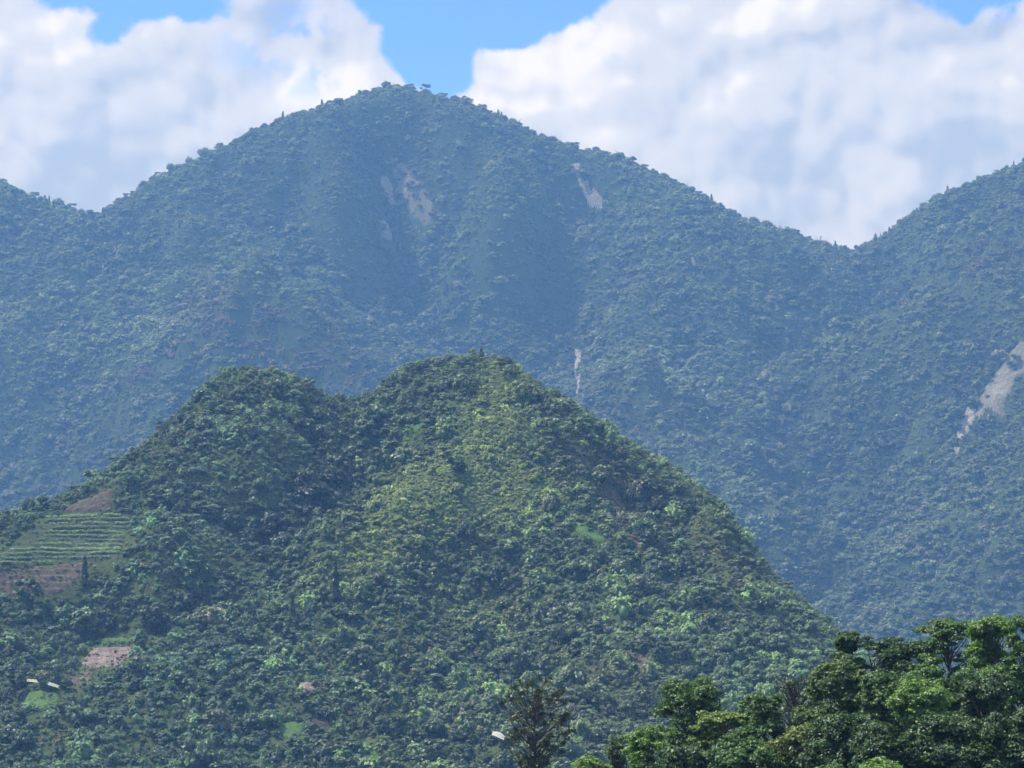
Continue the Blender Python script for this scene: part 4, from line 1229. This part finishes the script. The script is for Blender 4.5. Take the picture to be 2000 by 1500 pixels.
# ------------------------------------------------------------------ foreground trees
def near_tree(name, uu, v_top, D, wpx, hpx, tint_, lab, seed, style='round', nleaf=7000, lsize=.26, dens=1.0, grp='foreground trees'):
    """tree with its crown top at photo pixel (uu, v_top), crown wpx wide and hpx high, D metres away"""
    rng = np.random.default_rng(seed)
    mpp = T10 * D / 1000
    x, y, ztop = map(float, at(uu, v_top, D))
    zb = float(ground_fn(np.array(x), np.array(y)))
    R = wpx * mpp / 2; H = hpx * mpp; top = ztop - zb; cb = max(top - H, 1.5)
    root = bpy.data.objects.new(name, None); COL.objects.link(root); root.location = (x, y, zb)
    tag(root, lab, 'tree', grp)
    lob = []
    if style == 'umbrella':
        for i in range(30):
            a = rng.uniform(0, 6.28); r = R * math.sqrt(rng.random()) * .9
            z = top - .8 - (r / R) ** 2 * H * .32 - rng.uniform(0, .5)
            lob.append((r * math.cos(a), r * math.sin(a), z, rng.uniform(.55, .95), .42))
        for i in range(26):
            a = rng.uniform(0, 6.28); r = R * rng.uniform(.5, 1.0)
            lob.append((r * math.cos(a), r * math.sin(a), top - H * rng.uniform(.3, 1.0), rng.uniform(.5, .9), .42))
    elif style == 'layered':
        for i in range(64):
            a = rng.uniform(0, 6.28); t = rng.random(); rr = R * (math.sin(math.pi * min(t * .75 + .18, 1)) ** .7) * math.sqrt(rng.uniform(.15, 1))
            lob.append((rr * math.cos(a), rr * math.sin(a), top - .5 - t * (H - 1), rng.uniform(.5, .95), .36))
    elif style == 'sparse':
        for i in range(120):
            a = rng.uniform(0, 6.28); t = rng.random(); rr = R * (math.sin(math.pi * min(t * .8 + .17, 1)) ** .5) * math.sqrt(rng.uniform(.02, 1.15))
            lob.append((rr * math.cos(a), rr * math.sin(a), top - .4 - t * (H - .8), rng.uniform(.22, .5), 1.0))
    else:
        for i in range(74):
            a = rng.uniform(0, 6.28); t = rng.random(); rr = R * (math.sin(math.pi * min(t * .78 + .13, 1)) ** .6) * math.sqrt(rng.uniform(.2, 1)) * .92
            lob.append((rr * math.cos(a), rr * math.sin(a), top - .7 - t * (H - 1.4), rng.uniform(.55, 1.15), .88))
    sc_ = max(R / 3.6, .55)
    lob = [(a, b, c, r * (sc_ if style != 'umbrella' else max(sc_, .8)) * rng.uniform(.8, 1.15), q) for a, b, c, r, q in lob]
    tr = Geo(); lean = rng.normal(0, .25, 2)
    trunk_top = top - H * .35
    nseg = 6
    tp = [np.array([lean[0] * (i / nseg) ** 2 + rng.normal(0, .06), lean[1] * (i / nseg) ** 2, -0.4 + (trunk_top + .4) * i / nseg]) for i in range(nseg + 1)]
    r0 = .17 + R * .045
    tr.tube(tp, [r0 * (1.25 if i == 0 else 1 - .75 * i / nseg) for i in range(nseg + 1)], 8, m=0)
    for q in lob:
        if rng.random() < (.5 if style != 'sparse' else .95):
            z0 = min(max(q[2] - rng.uniform(.6, 2.4) - .35 * math.hypot(q[0], q[1]), cb * .6), trunk_top)
            f = z0 / trunk_top * nseg; k0 = int(min(max(f, 0), nseg - 1)); s0 = tp[k0] + (tp[k0 + 1] - tp[k0]) * (f - k0)
            e = np.array(q[:3]); mid = s0 * .45 + e * .55 + np.array([0, 0, -.2]) + rng.normal(0, .15, 3)
            rb = .035 + .02 * np.linalg.norm(e - s0) * .5
            tr.tube([s0, mid, e], [rb, rb * .6, rb * .22], 5, m=0)
            for _ in range(3):
                e2 = e + rng.normal(0, q[3] * .6, 3); tr.tube([mid * .3 + e * .7, e2], [rb * .35, rb * .12], 3, m=0)
    tr.obj('trunk', parent=root, mats=[M_BARK])
    cr = Geo()
    # compound sprays: several leaves share one twig direction, so they read as tufts
    L = np.array(lob); wt = L[:, 3] ** 2; wt /= wt.sum()
    nt = int(nleaf * dens / 5)
    kx = rng.choice(len(L), nt, p=wt); d = rng.normal(size=(nt, 3)); d /= np.linalg.norm(d, axis=1, keepdims=True)
    d[:, 2] = np.where(d[:, 2] < -.3, -d[:, 2], d[:, 2])
    rr = L[kx, 3] * rng.uniform(.35, 1.2, nt)
    tw = L[kx, :3] + d * rr[:, None] * np.stack([np.ones(nt), np.ones(nt), L[kx, 4]], 1)
    leafv = np.clip(rng.normal(.5, .22, nt), 0, 1)
    pos = np.repeat(tw, 7, 0) + rng.normal(size=(nt * 7, 3)) * lsize * .85 * np.array([1, 1, .5])
    up = .9 if style in ('layered', 'umbrella') else .45
    nr = np.repeat(d * .7 + np.array([0, 0, up]), 7, 0) + rng.normal(size=(nt * 7, 3)) * .5
    cr.quads(leaves(rng, pos, nr, lsize, 1.9, droop=.4), np.clip(np.repeat(leafv, 7) + rng.normal(0, .12, nt * 7), 0, 1))
    o = cr.obj('crown', parent=root, mats=[M_LEAF]); o['tint'] = list(tint_)
    return root


G_DK = (.058, .110, .036); G_MD = (.085, .160, .045); G_BR = (.14, .245, .055); G_YL = (.16, .235, .055); G_OL = (.090, .145, .045)
NT_ = [
    (1855, 1188, 262, 135, 130, G_MD, 'umbrella', 'flat-topped umbrella tree with dark trunk at the head of the foreground group'),
    (1700, 1232, 268, 150, 190, G_DK, 'layered', 'dark tree with a ragged tuft on its left shoulder, left of the umbrella tree'),
    (1655, 1226, 270, 36, 60, G_DK, 'round', 'slim dark treetop sticking up at the left end of the group skyline'),
    (1775, 1246, 266, 120, 200, G_DK, 'round', 'dark flat-layered tree directly left of the umbrella tree'),
    (1945, 1192, 255, 120, 230, G_BR, 'round', 'bright yellow-green tree with a knobbly top right of the umbrella tree'),
    (2005, 1196, 250, 90, 260, G_MD, 'round', 'tall mid-green tree cut by the right edge of the picture'),
    (1345, 1322, 262, 150, 210, G_MD, 'round', 'dark green dome-shaped tree standing apart at the left of the group'),
    (1640, 1292, 250, 150, 200, G_OL, 'round', 'broad olive-green tree in front of the ragged dark tree'),
    (1555, 1312, 268, 95, 120, (.055, .078, .035), 'sparse', 'thin twiggy half-bare tree beside the broad olive tree'),
    (1745, 1308, 240, 150, 200, G_MD, 'round', 'mid-green tree in the centre of the foreground group'),
    (1850, 1290, 246, 170, 240, G_MD, 'round', 'full green tree hanging below the umbrella tree'),
    (1925, 1310, 238, 150, 280, G_DK, 'round', 'dark heavy tree near the right edge'),
    (1800, 1322, 232, 120, 110, G_BR, 'round', 'bright green leafy crown catching the sun in mid group'),
    (1485, 1350, 256, 100, 190, G_MD, 'round', 'green layered tree between the dome-shaped and olive trees'),
    (1405, 1378, 246, 110, 150, G_YL, 'layered', 'yellow-green tree with tiered sprays right of the dome-shaped tree'),
    (1262, 1412, 252, 80, 140, G_BR, 'round', 'small bright green tree at the left foot of the dome-shaped tree'),
    (1560, 1412, 238, 110, 120, (.17, .22, .07), 'round', 'pale yellow-leaved tree at the bottom of the group'),
    (1640, 1395, 232, 150, 190, G_DK, 'round', 'dark tree low in the group right of the pale yellow one'),
    (1740, 1410, 226, 150, 190, G_DK, 'round', 'deep green tree low in the middle of the group'),
    (1860, 1400, 224, 170, 190, G_DK, 'round', 'shadowy tree low in the group toward the right'),
    (1975, 1380, 222, 150, 220, G_DK, 'round', 'shadowy tree in the bottom right corner'),
    (1150, 1472, 250, 75, 90, G_BR, 'round', 'low yellow-green treetop peeping in right of the dark sparse tree'),
    (1208, 1428, 262, 42, 110, G_OL, 'sparse', 'slim sparse sapling between the two small bright trees'),
    (1460, 1440, 238, 150, 150, G_MD, 'round', 'green tree along the bottom edge below the yellow-green one'),
    (1330, 1450, 240, 140, 150, G_DK, 'round', 'dark tree along the bottom edge under the dome-shaped tree'),
    (1720, 1478, 205, 80, 60, G_BR, 'round', 'light green spray of leaves at the very bottom of the group'),
    (1620, 1490, 208, 60, 60, G_MD, 'round', 'small green treetop cut by the bottom edge'),
    (1045, 1322, 330, 140, 185, (.060, .078, .034), 'sparse', 'dark sparse brownish tree standing alone at bottom centre'),
]
for i, (uu, vt, D, wp, hp, tt, st, lab) in enumerate(NT_):
    small = wp < 80
    big_sparse = uu == 1045
    near_tree('foreground_tree', uu, vt, D, wp, hp, tt, lab, 100 + i, st, nleaf=int((26000 if st != 'sparse' else 3000) * max(.35, wp * hp / 28000)) if not big_sparse else 2500,
              lsize=.145 if not big_sparse else .22, grp=None if big_sparse else 'trees of the foreground group')

# undergrowth below the foreground group, on the near slope
rng = np.random.default_rng(15)
gx, gy = jitter_points(rng, -6, 62, 205, 300, 2.6)
gz = ground_fn(gx, gy); u, v = proj(gx, gy, gz)
k = (u > 1220) & (u < 2150)
gx, gy, gz = gx[k], gy[k], gz[k]; n = len(gx)
idx, kk = pick(rng, n, [('bush', 1.0), ('bamboo', .3), ('round', .5)])
sc = rng.uniform(1.4, 2.6, n)
o = scatter_obj('undergrowth', np.stack([gx, gy, gz - .2], 1), idx, np.stack([0 * gx, 0 * gx, rng.uniform(0, 6.28, n)], 1), np.stack([sc, sc, sc * 1.2], 1),
                np.array([.035, .06, .02]) * rng.lognormal(0, .3, n)[:, None])
tag(o, 'dark undergrowth beneath the foreground trees', 'undergrowth', None, 'stuff')

# woods on the valley floor between the hill and the mountain
rng = np.random.default_rng(16)
vx, vy = jitter_points(rng, -900, 1250, 1350, 3900, 12)
vz = ground_fn(vx, vy); u, v = proj(vx, vy, vz)
k = (u > 1000) & (u < 2700) & (vz > GH(vx, vy) - 2 + 0 * vx) & (vz > GM(vx, vy) - 2) | ((u > 1000) & (u < 2700) & (vx > 636) & (vz > GM(vx, vy) - 2))
vx, vy, vz = vx[k], vy[k], vz[k]; n = len(vx)
idx, kk = pick(rng, n, [('round', 1.0), ('bush', .5), ('layered', .2)])
sc = rng.lognormal(0, .3, n) * 6.5
o = scatter_obj('valley_forest', np.stack([vx, vy, vz - .8], 1), idx, np.stack([0 * vx, 0 * vx, rng.uniform(0, 6.28, n)], 1), np.stack([sc, sc, sc], 1),
                np.array([.085, .125, .05]) * rng.lognormal(0, .3, n)[:, None])
tag(o, 'woods on the valley floor between hill and mountain', 'forest', None, 'stuff')
print('valley', n)

# ------------------------------------------------------------------ haze
def haze_box():
    x0, x1, y0, y1, z0, z1 = -31000, 31000, -31000, 31000, -155, 1330
    x0, x1, y0, y1 = -3000, 3000, -400, 7300
    v = [(x, y, z) for x in (x0, x1) for y in (y0, y1) for z in (z0, z1)]
    f = [(0, 1, 3, 2), (4, 6, 7, 5), (0, 4, 5, 1), (2, 3, 7, 6), (0, 2, 6, 4), (1, 5, 7, 3)]
    m, n, o = new_mat('haze_air')
    pv = n.new('ShaderNodeVolumePrincipled')
    pv.inputs['Color'].default_value = HAZE_COLOR
    pv.inputs['Absorption Color'].default_value = (1, 1, 1, 1)
    pv.inputs['Density'].default_value = HAZE_DENSITY
    pv.inputs['Anisotropy'].default_value = 0.1
    n.link(pv.outputs[0], o.inputs['Volume'])
    b = mesh_obj('haze', np.array(v, float), f, m)
    tag(b, 'bluish haze filling the air between viewpoint and mountain', 'haze', None, 'stuff')
    b.visible_shadow = True


HAZE_COLOR = (0.23, 0.50, 1.0, 1)
HAZE_DENSITY = 0.82e-4
haze_box()
